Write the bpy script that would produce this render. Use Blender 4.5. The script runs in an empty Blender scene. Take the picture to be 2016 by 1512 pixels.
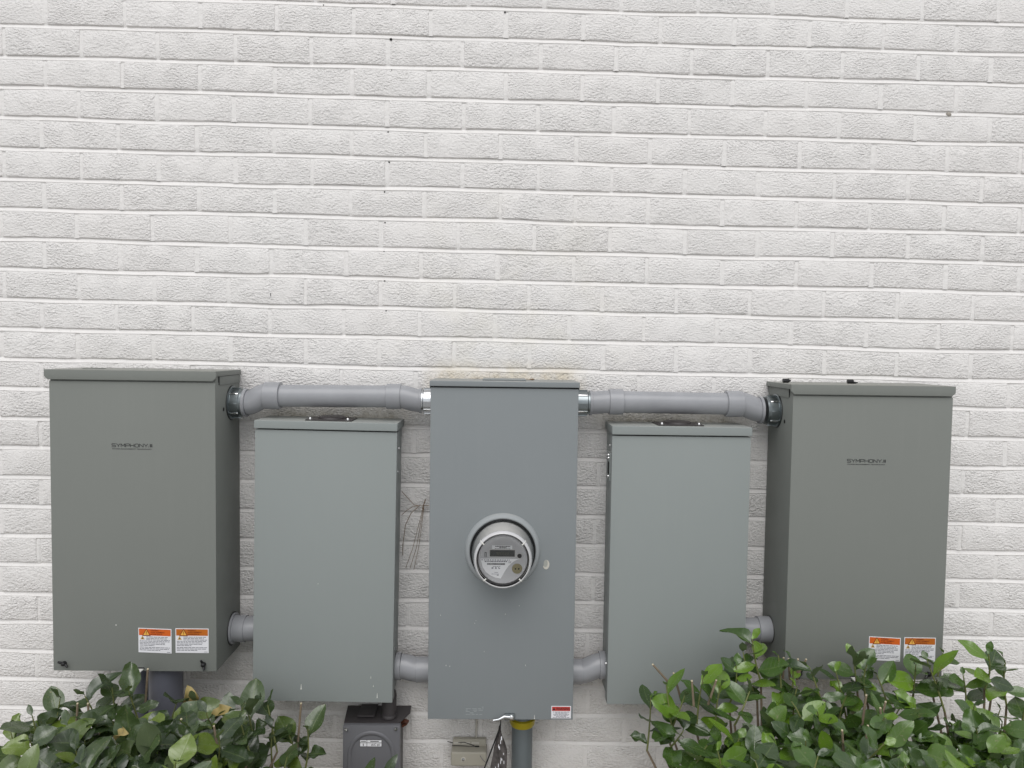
import bpy, bmesh, math, random
from mathutils import Vector, Matrix, noise

SC = bpy.context.scene
COL = SC.collection
RNG = random.Random(7)
PI = math.pi

# ------------------------------------------------------------------ camera
CAM_POS = Vector((0.0, -2.036, 1.5))
PITCH, YAW, ROLL = 0.04749, 0.01599, 0.01387
fw = Vector((math.sin(YAW) * math.cos(PITCH), math.cos(YAW) * math.cos(PITCH), -math.sin(PITCH)))
rt = Vector((math.cos(YAW), -math.sin(YAW), 0.0))
up = rt.cross(fw)
c_, s_ = math.cos(ROLL), math.sin(ROLL)
rt2, up2 = rt * c_ + up * s_, up * c_ - rt * s_
cam_d = bpy.data.cameras.new('camera')
cam_d.sensor_width = 36.0
cam_d.lens = 36.0 * 1470.0 / 2016.0
cam_d.clip_start, cam_d.clip_end = 0.05, 500.0
cam = bpy.data.objects.new('camera', cam_d)
COL.objects.link(cam)
M = Matrix((rt2, up2, -fw)).transposed().to_4x4()
M.translation = CAM_POS
cam.matrix_world = M
SC.camera = cam

# ------------------------------------------------------------------ light (overcast)
SUN_EL, SUN_AZ = math.radians(55), math.radians(180)     # sun stands in front of the wall, a little to the left
world = bpy.data.worlds.new('World')
SC.world = world
world.use_nodes = True
wn, wl = world.node_tree.nodes, world.node_tree.links
wn.clear()
sky = wn.new('ShaderNodeTexSky')
sky.sky_type = 'NISHITA'
sky.sun_disc = False
sky.sun_elevation = SUN_EL
sky.sun_rotation = SUN_AZ
sky.air_density, sky.dust_density, sky.ozone_density = 1.0, 1.5, 1.0
hsv = wn.new('ShaderNodeHueSaturation')
hsv.inputs['Saturation'].default_value = 0.16
bg = wn.new('ShaderNodeBackground')
bg.inputs['Strength'].default_value = 0.12
wo = wn.new('ShaderNodeOutputWorld')
wl.new(sky.outputs[0], hsv.inputs['Color'])
wl.new(hsv.outputs[0], bg.inputs['Color'])
wl.new(bg.outputs[0], wo.inputs['Surface'])
sun_d = bpy.data.lights.new('sun', 'SUN')
sun_d.energy = 1.3
sun_d.angle = math.radians(55)
sun_d.color = (1.0, 0.98, 0.965)
sun = bpy.data.objects.new('sun', sun_d)
sun_dir = Vector((-0.10, -math.cos(SUN_EL), math.sin(SUN_EL))).normalized()   # towards the sun
sun.rotation_euler = (-sun_dir).to_track_quat('-Z', 'Y').to_euler()
sun.location = (0, -4, 6)
COL.objects.link(sun)

SC.view_settings.view_transform = 'Standard'
SC.view_settings.look = 'None'
SC.view_settings.gamma = 1.0
SC.view_settings.use_curve_mapping = False
SC.view_settings.exposure = 0.14
SC.cycles.max_bounces = 6
SC.cycles.diffuse_bounces = 4
SC.cycles.glossy_bounces = 3
SC.cycles.transmission_bounces = 4
SC.cycles.transparent_max_bounces = 8

# ------------------------------------------------------------------ helpers
def loc_of(o):
    v = Vector((0, 0, 0))
    while o is not None:
        v = v + o.location
        o = o.parent
    return v

def thing(name, loc, label, cat, group=None):
    o = bpy.data.objects.new(name, None)
    o.empty_display_size = 0.05
    o.location = loc
    COL.objects.link(o)
    return tag(o, label, cat, group)

def tag(o, label=None, cat=None, group=None, kind=None):
    if label: o['label'] = label
    if cat: o['category'] = cat
    if group: o['group'] = group
    if kind: o['kind'] = kind
    return o

def obj(name, bm, mat, parent=None, smooth=True, origin=None):
    """link a bmesh (in world coordinates) as one mesh object under its parent"""
    off = loc_of(parent) if parent is not None else Vector((0, 0, 0))
    if origin is not None:
        off = Vector(origin)
    bmesh.ops.translate(bm, verts=bm.verts, vec=-off)
    me = bpy.data.meshes.new(name)
    bm.normal_update()
    bm.to_mesh(me)
    bm.free()
    if smooth:
        me.polygons.foreach_set('use_smooth', [True] * len(me.polygons))
        try:
            me.set_sharp_from_angle(angle=math.radians(38))
        except Exception:
            pass
    for m in (mat if isinstance(mat, (list, tuple)) else [mat]):
        me.materials.append(m)
    o = bpy.data.objects.new(name, me)
    COL.objects.link(o)
    if parent is not None:
        o.parent = parent
    if origin is not None:
        o.location = Vector(origin) - (loc_of(parent) if parent is not None else Vector((0, 0, 0)))
    return o

def box(bm, x0, x1, y0, y1, z0, z1, bev=0.0, seg=2):
    n0 = set(bm.verts)
    r = bmesh.ops.create_cube(bm, size=1.0)
    vs = r['verts']
    for v in vs:
        v.co = Vector(((x0 + x1) / 2 + v.co.x * (x1 - x0), (y0 + y1) / 2 + v.co.y * (y1 - y0), (z0 + z1) / 2 + v.co.z * (z1 - z0)))
    if bev > 0:
        es = list({e for v in vs for e in v.link_edges})
        bmesh.ops.bevel(bm, geom=es, offset=bev, segments=seg, affect='EDGES', profile=0.6)
    return bm

def B():
    return bmesh.new()

def boxbm(*a, **k):
    return box(bmesh.new(), *a, **k)

def prism(bm, poly, y0, y1, bev=0.0):
    """poly: (x, z) outline; from y0 (back) to y1 (front)"""
    a = [bm.verts.new((x, y0, z)) for x, z in poly]
    b = [bm.verts.new((x, y1, z)) for x, z in poly]
    n = len(poly)
    fs = [bm.faces.new(b), bm.faces.new(a[::-1])]
    for i in range(n):
        j = (i + 1) % n
        fs.append(bm.faces.new((a[i], a[j], b[j], b[i])))
    bmesh.ops.recalc_face_normals(bm, faces=fs)
    if bev > 0:
        es = [e for e in b[0].link_faces[0].edges]
        es = list({e for v in b for e in v.link_edges if e.other_vert(v) in b})
        bmesh.ops.bevel(bm, geom=es, offset=bev, segments=2, affect='EDGES', profile=0.6)
    return bm

def lathe(bm, prof, centre, axis='Y', seg=48, close=False):
    """prof: (along, radius) list; axis Y: along = world y, circle in x/z; X: along = x; Z: along = z"""
    cx, cy, cz = centre
    rings = []
    for a, r in prof:
        ring = []
        if r < 1e-6:
            if axis == 'Y': p = (cx, cy + a, cz)
            elif axis == 'X': p = (cx + a, cy, cz)
            else: p = (cx, cy, cz + a)
            v = bm.verts.new(p)
            rings.append([v])
            continue
        for i in range(seg):
            t = 2 * PI * i / seg
            u, w = r * math.cos(t), r * math.sin(t)
            if axis == 'Y': p = (cx + u, cy + a, cz + w)
            elif axis == 'X': p = (cx + a, cy + u, cz + w)
            else: p = (cx + u, cy + w, cz + a)
            ring.append(bm.verts.new(p))
        rings.append(ring)
    fs = []
    for r0, r1 in zip(rings, rings[1:]):
        if len(r0) == 1 and len(r1) == 1:
            continue
        for i in range(seg):
            j = (i + 1) % seg
            if len(r0) == 1: fs.append(bm.faces.new((r0[0], r1[j], r1[i])))
            elif len(r1) == 1: fs.append(bm.faces.new((r0[i], r0[j], r1[0])))
            else: fs.append(bm.faces.new((r0[i], r0[j], r1[j], r1[i])))
    bmesh.ops.recalc_face_normals(bm, faces=fs)
    return bm

def tube(bm, pts, rad, seg=20, cap=True):
    pts = [Vector(p) for p in pts]
    if not isinstance(rad, (list, tuple)):
        rad = [rad] * len(pts)
    rings = []
    ref = None
    for i, p in enumerate(pts):
        t = (pts[min(i + 1, len(pts) - 1)] - pts[max(i - 1, 0)]).normalized()
        if ref is None:
            ref = Vector((0, 0, 1)) if abs(t.z) < 0.9 else Vector((1, 0, 0))
        n = (ref - t * ref.dot(t)).normalized()
        ref = n
        b = t.cross(n)
        rings.append([bm.verts.new(p + (n * math.cos(2 * PI * k / seg) + b * math.sin(2 * PI * k / seg)) * rad[i]) for k in range(seg)])
    fs = []
    for r0, r1 in zip(rings, rings[1:]):
        for i in range(seg):
            j = (i + 1) % seg
            fs.append(bm.faces.new((r0[i], r0[j], r1[j], r1[i])))
    if cap:
        fs.append(bm.faces.new(rings[0][::-1]))
        fs.append(bm.faces.new(rings[-1]))
    bmesh.ops.recalc_face_normals(bm, faces=fs)
    return bm

def quad(bm, x0, x1, y, z0, z1, skew=0.0):
    vs = [bm.verts.new(p) for p in ((x0, y, z0), (x1, y, z0 + skew * (x1 - x0)), (x1, y, z1 + skew * (x1 - x0)), (x0, y, z1))]
    return bm.faces.new(vs)

def text_bm(body, x0, x1, z0, z1, y, bold=0.0, thick=0.0):
    cu = bpy.data.curves.new('txt', 'FONT')
    cu.body = body
    cu.size = 1.0
    cu.offset = bold
    cu.resolution_u = 3
    o = bpy.data.objects.new('txt', cu)
    COL.objects.link(o)
    bpy.context.view_layer.update()
    dg = bpy.context.evaluated_depsgraph_get()
    me = bpy.data.meshes.new_from_object(o.evaluated_get(dg))
    bm = bmesh.new()
    bm.from_mesh(me)
    bpy.data.objects.remove(o)
    bpy.data.curves.remove(cu)
    bpy.data.meshes.remove(me)
    xs = [v.co.x for v in bm.verts]; ys = [v.co.y for v in bm.verts]
    ax, bx, ay, by = min(xs), max(xs), min(ys), max(ys)
    for v in bm.verts:
        v.co = Vector((x0 + (v.co.x - ax) / (bx - ax) * (x1 - x0), y, z0 + (v.co.y - ay) / (by - ay) * (z1 - z0)))
    return bm

def merge(dst, src):
    me = bpy.data.meshes.new('tmp')
    src.to_mesh(me)
    src.free()
    dst.from_mesh(me)
    bpy.data.meshes.remove(me)
    return dst

# ------------------------------------------------------------------ materials
class Mat:
    def __init__(self, name):
        self.m = bpy.data.materials.new(name)
        self.m.use_nodes = True
        self.t = self.m.node_tree
        self.n, self.l = self.t.nodes, self.t.links
        self.p = self.n['Principled BSDF']
        self.out = self.n['Material Output']
    def new(self, typ, **kw):
        nd = self.n.new(typ)
        for k, v in kw.items():
            if k in ('inp',):
                for a, b in v.items():
                    nd.inputs[a].default_value = b
            else:
                setattr(nd, k, v)
        return nd
    def link(self, a, b): self.l.new(a, b)
    def math(self, op, a, b=None, clamp=False):
        nd = self.n.new('ShaderNodeMath'); nd.operation = op; nd.use_clamp = clamp
        for i, v in enumerate((a, b)):
            if v is None: continue
            if isinstance(v, (int, float)): nd.inputs[i].default_value = v
            else: self.l.new(v, nd.inputs[i])
        return nd.outputs[0]
    def ramp(self, fac, stops):
        nd = self.n.new('ShaderNodeValToRGB')
        el = nd.color_ramp.elements
        while len(el) < len(stops): el.new(0.5)
        for e, (p, c) in zip(el, stops):
            e.position = p
            e.color = (c, c, c, 1) if isinstance(c, (int, float)) else (*c, 1)
        self.l.new(fac, nd.inputs[0])
        return nd.outputs[0]
    def mix(self, fac, a, b, mode='MIX'):
        nd = self.n.new('ShaderNodeMix'); nd.data_type = 'RGBA'; nd.blend_type = mode
        for i, v in ((0, fac), (6, a), (7, b)):
            if isinstance(v, (int, float)): nd.inputs[i].default_value = v
            elif isinstance(v, tuple): nd.inputs[i].default_value = (*v, 1)
            else: self.l.new(v, nd.inputs[i])
        return nd.outputs[2]
    def noise(self, vec, scale, detail=2.0, rough=0.5, dist=0.0):
        nd = self.n.new('ShaderNodeTexNoise')
        nd.inputs['Scale'].default_value = scale
        nd.inputs['Detail'].default_value = detail
        nd.inputs['Roughness'].default_value = rough
        nd.inputs['Distortion'].default_value = dist
        if vec is not None: self.l.new(vec, nd.inputs['Vector'])
        return nd.outputs['Fac']
    def vscale(self, vec, s):
        nd = self.n.new('ShaderNodeVectorMath'); nd.operation = 'MULTIPLY'
        self.l.new(vec, nd.inputs[0]); nd.inputs[1].default_value = s
        return nd.outputs[0]
    def bump(self, h, strength, dist, normal=None):
        nd = self.n.new('ShaderNodeBump')
        nd.inputs['Strength'].default_value = strength
        nd.inputs['Distance'].default_value = dist
        self.l.new(h, nd.inputs['Height'])
        if normal is not None: self.l.new(normal, nd.inputs['Normal'])
        self.l.new(nd.outputs[0], self.p.inputs['Normal'])
        return nd.outputs[0]
    def base(self, v):
        if isinstance(v, tuple): self.p.inputs['Base Color'].default_value = (*v, 1)
        else: self.l.new(v, self.p.inputs['Base Color'])
        return self
    def set(self, rough=None, metal=None, spec=None):
        if rough is not None: self.p.inputs['Roughness'].default_value = rough
        if metal is not None: self.p.inputs['Metallic'].default_value = metal
        if spec is not None: self.p.inputs['Specular IOR Level'].default_value = spec
        return self

def plain(name, col, rough=0.5, metal=0.0, var=0.06, scale=40.0, spec=0.5):
    m = Mat(name)
    g = m.new('ShaderNodeNewGeometry')
    f = m.noise(g.outputs['Position'], scale, 3.0, 0.55)
    lo = tuple(max(0.0, c * (1 - var)) for c in col)
    hi = tuple(min(1.0, c * (1 + var)) for c in col)
    m.base(m.mix(f, lo, hi)).set(rough, metal, spec)
    return m.m

def finish_wall(m, tint, brick, oi, pos):
    m.base(tint).set(0.62, 0.0, 0.35)
    if brick:
        tc = m.new('ShaderNodeTexCoord')
        comb = m.new('ShaderNodeCombineXYZ')
        for i, k in enumerate((37.0, 53.0, 71.0)):
            m.link(m.math('MULTIPLY', oi.outputs['Random'], k), comb.inputs[i])
        add = m.new('ShaderNodeVectorMath'); add.operation = 'ADD'
        m.link(tc.outputs['Object'], add.inputs[0]); m.link(comb.outputs[0], add.inputs[1])
        v = m.vscale(add.outputs[0], (0.66, 1.0, 1.05))
        h1 = m.noise(v, 205.0, 2.0, 0.55, 0.0)
        soft = m.noise(add.outputs[0], 19.0, 1.0, 0.5)
        amt = m.ramp(soft, [(0.34, 0.5), (0.60, 1.0)])
        per = m.math('ADD', 0.75, m.math('MULTIPLY', m.math('FRACT', m.math('MULTIPLY', oi.outputs['Random'], 7.7)), 0.4))
        m.bump(m.math('MULTIPLY', m.math('MULTIPLY', h1, amt), per), 1.0, 0.0068)
    else:
        h = m.noise(m.vscale(pos, (0.7, 1.0, 1.0)), 100.0, 3.0, 0.55)
        m.bump(h, 0.8, 0.0024)
    return m.m

def wall_paint(name, brick, stained=True):
    m = Mat(name)
    g = m.new('ShaderNodeNewGeometry')
    pos = g.outputs['Position']
    oi = m.new('ShaderNodeObjectInfo')
    sep = m.new('ShaderNodeSeparateXYZ'); m.link(pos, sep.inputs[0])
    X, Z = sep.outputs[0], sep.outputs[2]
    # paint: a warm off-white, a little uneven from brick to brick and in soft patches
    big = m.noise(pos, 2.3, 3.0, 0.5)
    tint = m.mix(big, (0.815, 0.790, 0.772), (0.795, 0.785, 0.770))
    if brick:
        tint = m.mix(m.math('MULTIPLY', oi.outputs['Random'], 0.35), tint, (0.745, 0.725, 0.708))
    tint = m.mix(m.math('MULTIPLY', m.ramp(m.noise(pos, 300.0, 1.0, 0.5), [(0.0, 1.0), (0.27, 1.0), (0.34, 0.0), (1.0, 0.0)]), 0.38), tint, (0.40, 0.38, 0.37))
    if not stained:
        return finish_wall(m, tint, brick, oi, pos)
    # ochre run-off stain above the middle cabinet
    band = m.math('SUBTRACT', 1.0, m.math('ABSOLUTE', m.math('DIVIDE', m.math('SUBTRACT', X, 0.01), 0.23)), True)
    band = m.ramp(band, [(0.0, 0.0), (0.25, 1.0)])
    above = m.math('GREATER_THAN', Z, 1.36)
    hz = m.math('MULTIPLY', above, m.math('SUBTRACT', 1.0, m.math('DIVIDE', m.math('SUBTRACT', Z, 1.40), 0.075), True))
    st = m.math('MULTIPLY', band, hz)
    st = m.math('MULTIPLY', st, m.ramp(m.noise(pos, 26.0, 4.0, 0.65), [(0.30, 0.25), (0.62, 1.0)]))
    tint = m.mix(m.math('MULTIPLY', st, 0.75, True), tint, (0.60, 0.49, 0.30))
    far = m.math('MULTIPLY', above, m.math('SUBTRACT', 1.0, m.math('DIVIDE', m.math('SUBTRACT', Z, 1.40), 0.75), True))
    far = m.math('MULTIPLY', m.math('MULTIPLY', far, m.ramp(m.math('ABSOLUTE', m.math('SUBTRACT', X, 0.02)), [(0.12, 1.0), (0.42, 0.0)])), m.ramp(m.noise(pos, 7.0, 3.0, 0.6), [(0.45, 0.0), (0.7, 1.0)]))
    tint = m.mix(m.math('MULTIPLY', far, 0.22, True), tint, (0.62, 0.58, 0.40))
    # olive grime on the ledge line over the two smaller cabinets
    ax = m.math('ABSOLUTE', m.math('SUBTRACT', m.math('ABSOLUTE', m.math('SUBTRACT', X, 0.012)), 0.455))
    gb = m.ramp(ax, [(0.15, 1.0), (0.24, 0.0)])
    gz = m.ramp(m.math('ABSOLUTE', m.math('SUBTRACT', Z, 1.305)), [(0.0, 1.0), (0.042, 0.0)])
    gr = m.math('MULTIPLY', m.math('MULTIPLY', gb, gz), m.ramp(m.noise(pos, 40.0, 4.0, 0.7), [(0.25, 0.3), (0.6, 1.0)]))
    tint = m.mix(m.math('MULTIPLY', gr, 0.7, True), tint, (0.30, 0.26, 0.16))
    # splash dirt low on the wall
    lowm = m.math('MULTIPLY', m.ramp(Z, [(0.15, 1.0), (0.62, 0.0)]), m.ramp(m.noise(pos, 9.0, 4.0, 0.6), [(0.35, 0.2), (0.7, 1.0)]))
    tint = m.mix(m.math('MULTIPLY', lowm, 0.13, True), tint, (0.58, 0.55, 0.51))
    return finish_wall(m, tint, brick, oi, pos)

def cabinet_paint(name, col, rough=0.42):
    m = Mat(name)
    g = m.new('ShaderNodeNewGeometry')
    pos = g.outputs['Position']
    f = m.noise(m.vscale(pos, (1.0, 1.0, 0.45)), 5.0, 4.0, 0.6)
    c = m.mix(f, tuple(x * 0.965 for x in col), tuple(min(1, x * 1.035) for x in col))
    streak = m.noise(m.vscale(pos, (60.0, 60.0, 3.5)), 1.0, 3.0, 0.6)
    c = m.mix(m.math('MULTIPLY', m.ramp(streak, [(0.55, 0.0), (0.85, 1.0)]), 0.03), c, (0.42, 0.42, 0.40))
    # dust settled on upward faces
    sn = m.new('ShaderNodeSeparateXYZ'); m.link(g.outputs['Normal'], sn.inputs[0])
    d = m.math('MULTIPLY', m.ramp(sn.outputs[2], [(0.75, 0.0), (0.95, 1.0)]), m.ramp(m.noise(pos, 35.0, 4.0, 0.6), [(0.3, 0.2), (0.7, 0.75)]))
    c = m.mix(m.math('MULTIPLY', d, 0.5), c, (0.46, 0.44, 0.39))
    m.base(c).set(rough, 0.0, 0.14)
    r = m.ramp(m.noise(pos, 14.0, 4.0, 0.6), [(0.3, rough - 0.05), (0.7, rough + 0.09)])
    m.link(r, m.p.inputs['Roughness'])
    m.bump(m.noise(pos, 420.0, 2.0, 0.5), 0.10, 0.0004)
    return m.m

def leaf_mat(name, dark, mid, young, youngshare):
    m = Mat(name)
    oi = m.new('ShaderNodeObjectInfo')
    tc = m.new('ShaderNodeTexCoord')
    at = m.new('ShaderNodeAttribute', attribute_name='shade')
    rnd = m.math('FRACT', m.math('ADD', oi.outputs['Random'], at.outputs['Fac']))
    c = m.ramp(rnd, [(0.0, dark), (0.55, mid), (1.0 - youngshare, mid), (1.0 - youngshare * 0.45, young)])
    sep = m.new('ShaderNodeSeparateXYZ')
    uv = m.new('ShaderNodeUVMap')
    m.link(uv.outputs[0], sep.inputs[0])
    u, v = sep.outputs[0], sep.outputs[1]
    rib = m.ramp(m.math('ABSOLUTE', m.math('SUBTRACT', u, 0.5)), [(0.0, 1.0), (0.012, 0.7), (0.035, 0.0)])
    side = m.math('ABSOLUTE', m.math('SINE', m.math('MULTIPLY', m.math('SUBTRACT', v, m.math('MULTIPLY', m.math('ABSOLUTE', m.math('SUBTRACT', u, 0.5)), 0.35)), 24.0)))
    veins = m.ramp(side, [(0.0, 1.0), (0.10, 0.0)])
    blot = m.noise(tc.outputs['Object'], 60.0, 3.0, 0.6)
    c = m.mix(m.math('MULTIPLY', blot, 0.35), c, dark)
    c = m.mix(m.math('MULTIPLY', veins, 0.12), c, (0.16, 0.24, 0.07))
    c = m.mix(m.math('MULTIPLY', rib, 0.38), c, (0.20, 0.27, 0.09))
    spots = m.math('MULTIPLY', m.ramp(m.noise(tc.outputs['Object'], 150.0, 2.0, 0.5), [(0.66, 0.0), (0.72, 1.0)]), m.math('GREATER_THAN', rnd, 0.45))
    c = m.mix(m.math('MULTIPLY', spots, 0.6), c, (0.30, 0.27, 0.15))
    # leaf backs are paler and duller
    g = m.new('ShaderNodeNewGeometry')
    c = m.mix(m.math('MULTIPLY', g.outputs['Backfacing'], 0.7), c, (0.115, 0.150, 0.075))
    m.base(c).set(0.30, 0.0, 1.0)
    m.link(m.math('ADD', m.math('MULTIPLY', g.outputs['Backfacing'], 0.3), m.ramp(blot, [(0.3, 0.15), (0.7, 0.32)])), m.p.inputs['Roughness'])
    m.bump(m.math('SUBTRACT', m.math('MULTIPLY', blot, 0.5), m.math('MULTIPLY', m.math('ADD', rib, veins), 0.4)), 0.4, 0.0012)
    tr = m.new('ShaderNodeBsdfTranslucent')
    m.link(m.mix(0.5, c, (0.20, 0.36, 0.03)), tr.inputs['Color'])
    mx = m.new('ShaderNodeMixShader')
    mx.inputs[0].default_value = 0.18
    m.link(m.p.outputs[0], mx.inputs[1]); m.link(tr.outputs[0], mx.inputs[2])
    m.link(mx.outputs[0], m.out.inputs['Surface'])
    return m.m

MT = {}
MT['brick'] = wall_paint('painted_brick', True, False)
MT['brick_stained'] = wall_paint('painted_brick_stained', True)
MT['mortar'] = wall_paint('painted_mortar', False)
MT['cab'] = cabinet_paint('grey_green_enamel', (0.213, 0.225, 0.209), 0.45)
MT['mid'] = cabinet_paint('grey_enamel', (0.280, 0.306, 0.300), 0.42)
MT['ctr'] = cabinet_paint('blue_grey_enamel', (0.238, 0.259, 0.267), 0.42)
MT['collar'] = cabinet_paint('pale_ring_enamel', (0.330, 0.352, 0.360), 0.34)
MT['pvc'] = plain('grey_pvc', (0.305, 0.312, 0.330), 0.27, var=0.13, scale=16)
MT['pvc_dark'] = plain('dark_grey_pvc', (0.145, 0.150, 0.185), 0.45, var=0.08, scale=25)
MT['pvc_green'] = plain('slate_pvc', (0.15, 0.175, 0.185), 0.45, var=0.08, scale=25)
MT['zinc'] = plain('zinc_plated_steel', (0.56, 0.58, 0.60), 0.24, 1.0, var=0.12, scale=60)
MT['zinc_dark'] = plain('dark_zinc', (0.26, 0.29, 0.30), 0.30, 1.0, var=0.15, scale=60)
MT['steel'] = plain('polished_steel', (0.72, 0.72, 0.72), 0.16, 1.0, var=0.05, scale=60)
MT['black'] = plain('black_plastic', (0.012, 0.012, 0.013), 0.42, var=0.2)
MT['plate'] = plain('bronze_black_plate', (0.045, 0.040, 0.040), 0.45, var=0.25, scale=90)
MT['gap'] = plain('dark_gap', (0.01, 0.01, 0.011), 0.9, var=0.2)
MT['ink'] = plain('black_ink', (0.020, 0.021, 0.022), 0.6, var=0.05)
MT['ink2'] = plain('grey_ink', (0.16, 0.16, 0.19), 0.6, var=0.1)
MT['white'] = plain('label_white', (0.80, 0.80, 0.83), 0.45, var=0.03)
MT['orange'] = plain('label_orange', (0.66, 0.125, 0.012), 0.45, var=0.05)
MT['orange2'] = plain('label_faded_orange', (0.50, 0.135, 0.010), 0.45, var=0.12, scale=30)
MT['brown_ink'] = plain('label_dark_red', (0.19, 0.022, 0.004), 0.5, var=0.05)
MT['amber'] = plain('label_amber', (0.86, 0.46, 0.08), 0.45, var=0.04)
MT['plate_white'] = plain('meter_plate_white', (0.92, 0.92, 0.93), 0.45, var=0.03)
MT['red'] = plain('label_red', (0.52, 0.040, 0.030), 0.45, var=0.05)
MT['yellow'] = plain('yellow_plastic', (0.44, 0.36, 0.015), 0.4, var=0.1)
MT['acgrey'] = plain('charcoal_enamel', (0.145, 0.146, 0.158), 0.42, var=0.07, scale=18)
MT['acdark'] = plain('dark_charcoal', (0.060, 0.054, 0.056), 0.5, var=0.15, scale=30)
MT['rust'] = plain('rusty_wire', (0.16, 0.055, 0.030), 0.6, var=0.2)
MT['beige'] = plain('beige_plastic', (0.42, 0.40, 0.335), 0.5, var=0.06, scale=20)
MT['meter'] = plain('meter_grey', (0.56, 0.56, 0.57), 0.4, var=0.04, scale=30)
MT['meter_side'] = plain('meter_pale_plastic', (0.66, 0.65, 0.63), 0.5, var=0.05, scale=20)
MT['lcd'] = plain('lcd_glass', (0.048, 0.052, 0.050), 0.2, var=0.15, scale=80)
MT['brass'] = plain('olive_brass', (0.30, 0.265, 0.15), 0.4, 0.3, var=0.2, scale=200)
MT['twig'] = plain('grey_brown_bark', (0.20, 0.155, 0.105), 0.75, var=0.35, scale=180)
MT['stem'] = plain('green_stem', (0.17, 0.19, 0.06), 0.6, var=0.3, scale=150)
MT['cut'] = plain('pale_cut_wood', (0.62, 0.54, 0.38), 0.8, var=0.15, scale=300)
MT['dry'] = plain('dry_needle', (0.22, 0.145, 0.085), 0.7, var=0.3, scale=150)
MT['dry_leaf'] = plain('withered_leaf', (0.30, 0.235, 0.085), 0.6, var=0.35, scale=70)
MT['speck'] = plain('white_paint_speck', (0.72, 0.72, 0.68), 0.6, var=0.05)
MT['cream'] = plain('cream_paint', (0.56, 0.54, 0.48), 0.55, var=0.06)
MT['bag'] = plain('printed_film', (0.17, 0.155, 0.15), 0.22, var=0.55, scale=120)

def clear_plastic():
    m = Mat('clear_polycarbonate')
    m.n.remove(m.p)
    tr = m.new('ShaderNodeBsdfTransparent'); tr.inputs[0].default_value = (0.98, 0.985, 0.985, 1)
    gl = m.new('ShaderNodeBsdfGlossy'); gl.inputs['Roughness'].default_value = 0.03
    fr = m.new('ShaderNodeFresnel'); fr.inputs[0].default_value = 1.45
    mx = m.new('ShaderNodeMixShader')
    m.link(m.math('MULTIPLY', fr.outputs[0], 1.0, True), mx.inputs[0])
    m.link(tr.outputs[0], mx.inputs[1]); m.link(gl.outputs[0], mx.inputs[2])
    m.link(mx.outputs[0], m.out.inputs['Surface'])
    return m.m
MT['clear'] = clear_plastic()
MT['leaf_l'] = leaf_mat('leaf_dull_green', (0.032, 0.054, 0.024), (0.072, 0.112, 0.042), (0.18, 0.26, 0.038), 0.22)
MT['leaf_r'] = leaf_mat('leaf_fresh_green', (0.030, 0.060, 0.018), (0.074, 0.150, 0.026), (0.17, 0.31, 0.024), 0.36)

def ground_mat():
    m = Mat('mulch_and_bounce_concrete')
    g = m.new('ShaderNodeNewGeometry')
    pos = g.outputs['Position']
    n1 = m.noise(pos, 3.0, 5.0, 0.6)
    n2 = m.noise(m.vscale(pos, (1.0, 2.2, 1.0)), 60.0, 4.0, 0.7)
    c = m.mix(n2, (0.20, 0.15, 0.10), (0.46, 0.37, 0.27))
    sep = m.new('ShaderNodeSeparateXYZ'); m.link(pos, sep.inputs[0])
    bounce_area = m.ramp(m.math('SUBTRACT', m.math('ADD', m.math('MULTIPLY', sep.outputs[1], -1.0), m.math('MULTIPLY', n1, 0.02)), 0.72), [(0.0, 0.0), (0.02, 1.0)])
    c = m.mix(bounce_area, c, m.mix(n2, (0.52, 0.515, 0.50), (0.64, 0.63, 0.61)))  # unseen concrete, added and kept pale to bounce light up the wall
    m.base(c).set(0.9, 0.0, 0.2)
    m.bump(n2, 0.8, 0.02)
    return m.m
MT['ground'] = ground_mat()

# ------------------------------------------------------------------ ground
bm = B()
NX, NY = 60, 60
gx = [-60 + 120 * i / NX for i in range(NX + 1)]
gy = [0.05 - 60.0 * (i / NY) ** 2.2 for i in range(NY + 1)]
gv = [[bm.verts.new((x, y, 0.025 * noise.noise(Vector((x * 1.3, y * 1.3, 2.0))) - 0.02)) for x in gx] for y in gy]
for j in range(NY):
    for i in range(NX):
        bm.faces.new((gv[j][i], gv[j + 1][i], gv[j + 1][i + 1], gv[j][i + 1]))
bmesh.ops.recalc_face_normals(bm, faces=bm.faces[:])
g = obj('ground', bm, MT['ground'])
tag(g, 'unseen ground before the painted wall, mulch and added concrete kept pale to bounce light', None, kind='structure')

# ------------------------------------------------------------------ brick wall
Z0, CH, TILT, X0, PITCHX, LEAN = 2.3239, 0.08015, -0.00859, -1.2168, 0.2032, -0.00209
JH = 0.0118
WX0, WX1 = -2.75, 2.75
N_TOP, N_BOT = -10, 28

def joint_z(n, x):
    return Z0 - n * CH + TILT * x + 0.0034 * noise.noise(Vector((x * 2.3, n * 7.31, 0.5))) + 0.0016 * noise.noise(Vector((x * 7.0, n * 3.17, 4.5)))

def fine(n, x, s):
    return 0.0015 * noise.noise(Vector((x * 38.0, n * 5.7 + s, 9.2))) + 0.0015 * noise.noise(Vector((x * 120.0, n * 2.7 + s, 1.2)))

wall = thing('brick_wall', (0, 0, 0), 'white painted brick wall with raked bed joints behind the electrical cabinets', 'wall')

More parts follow.
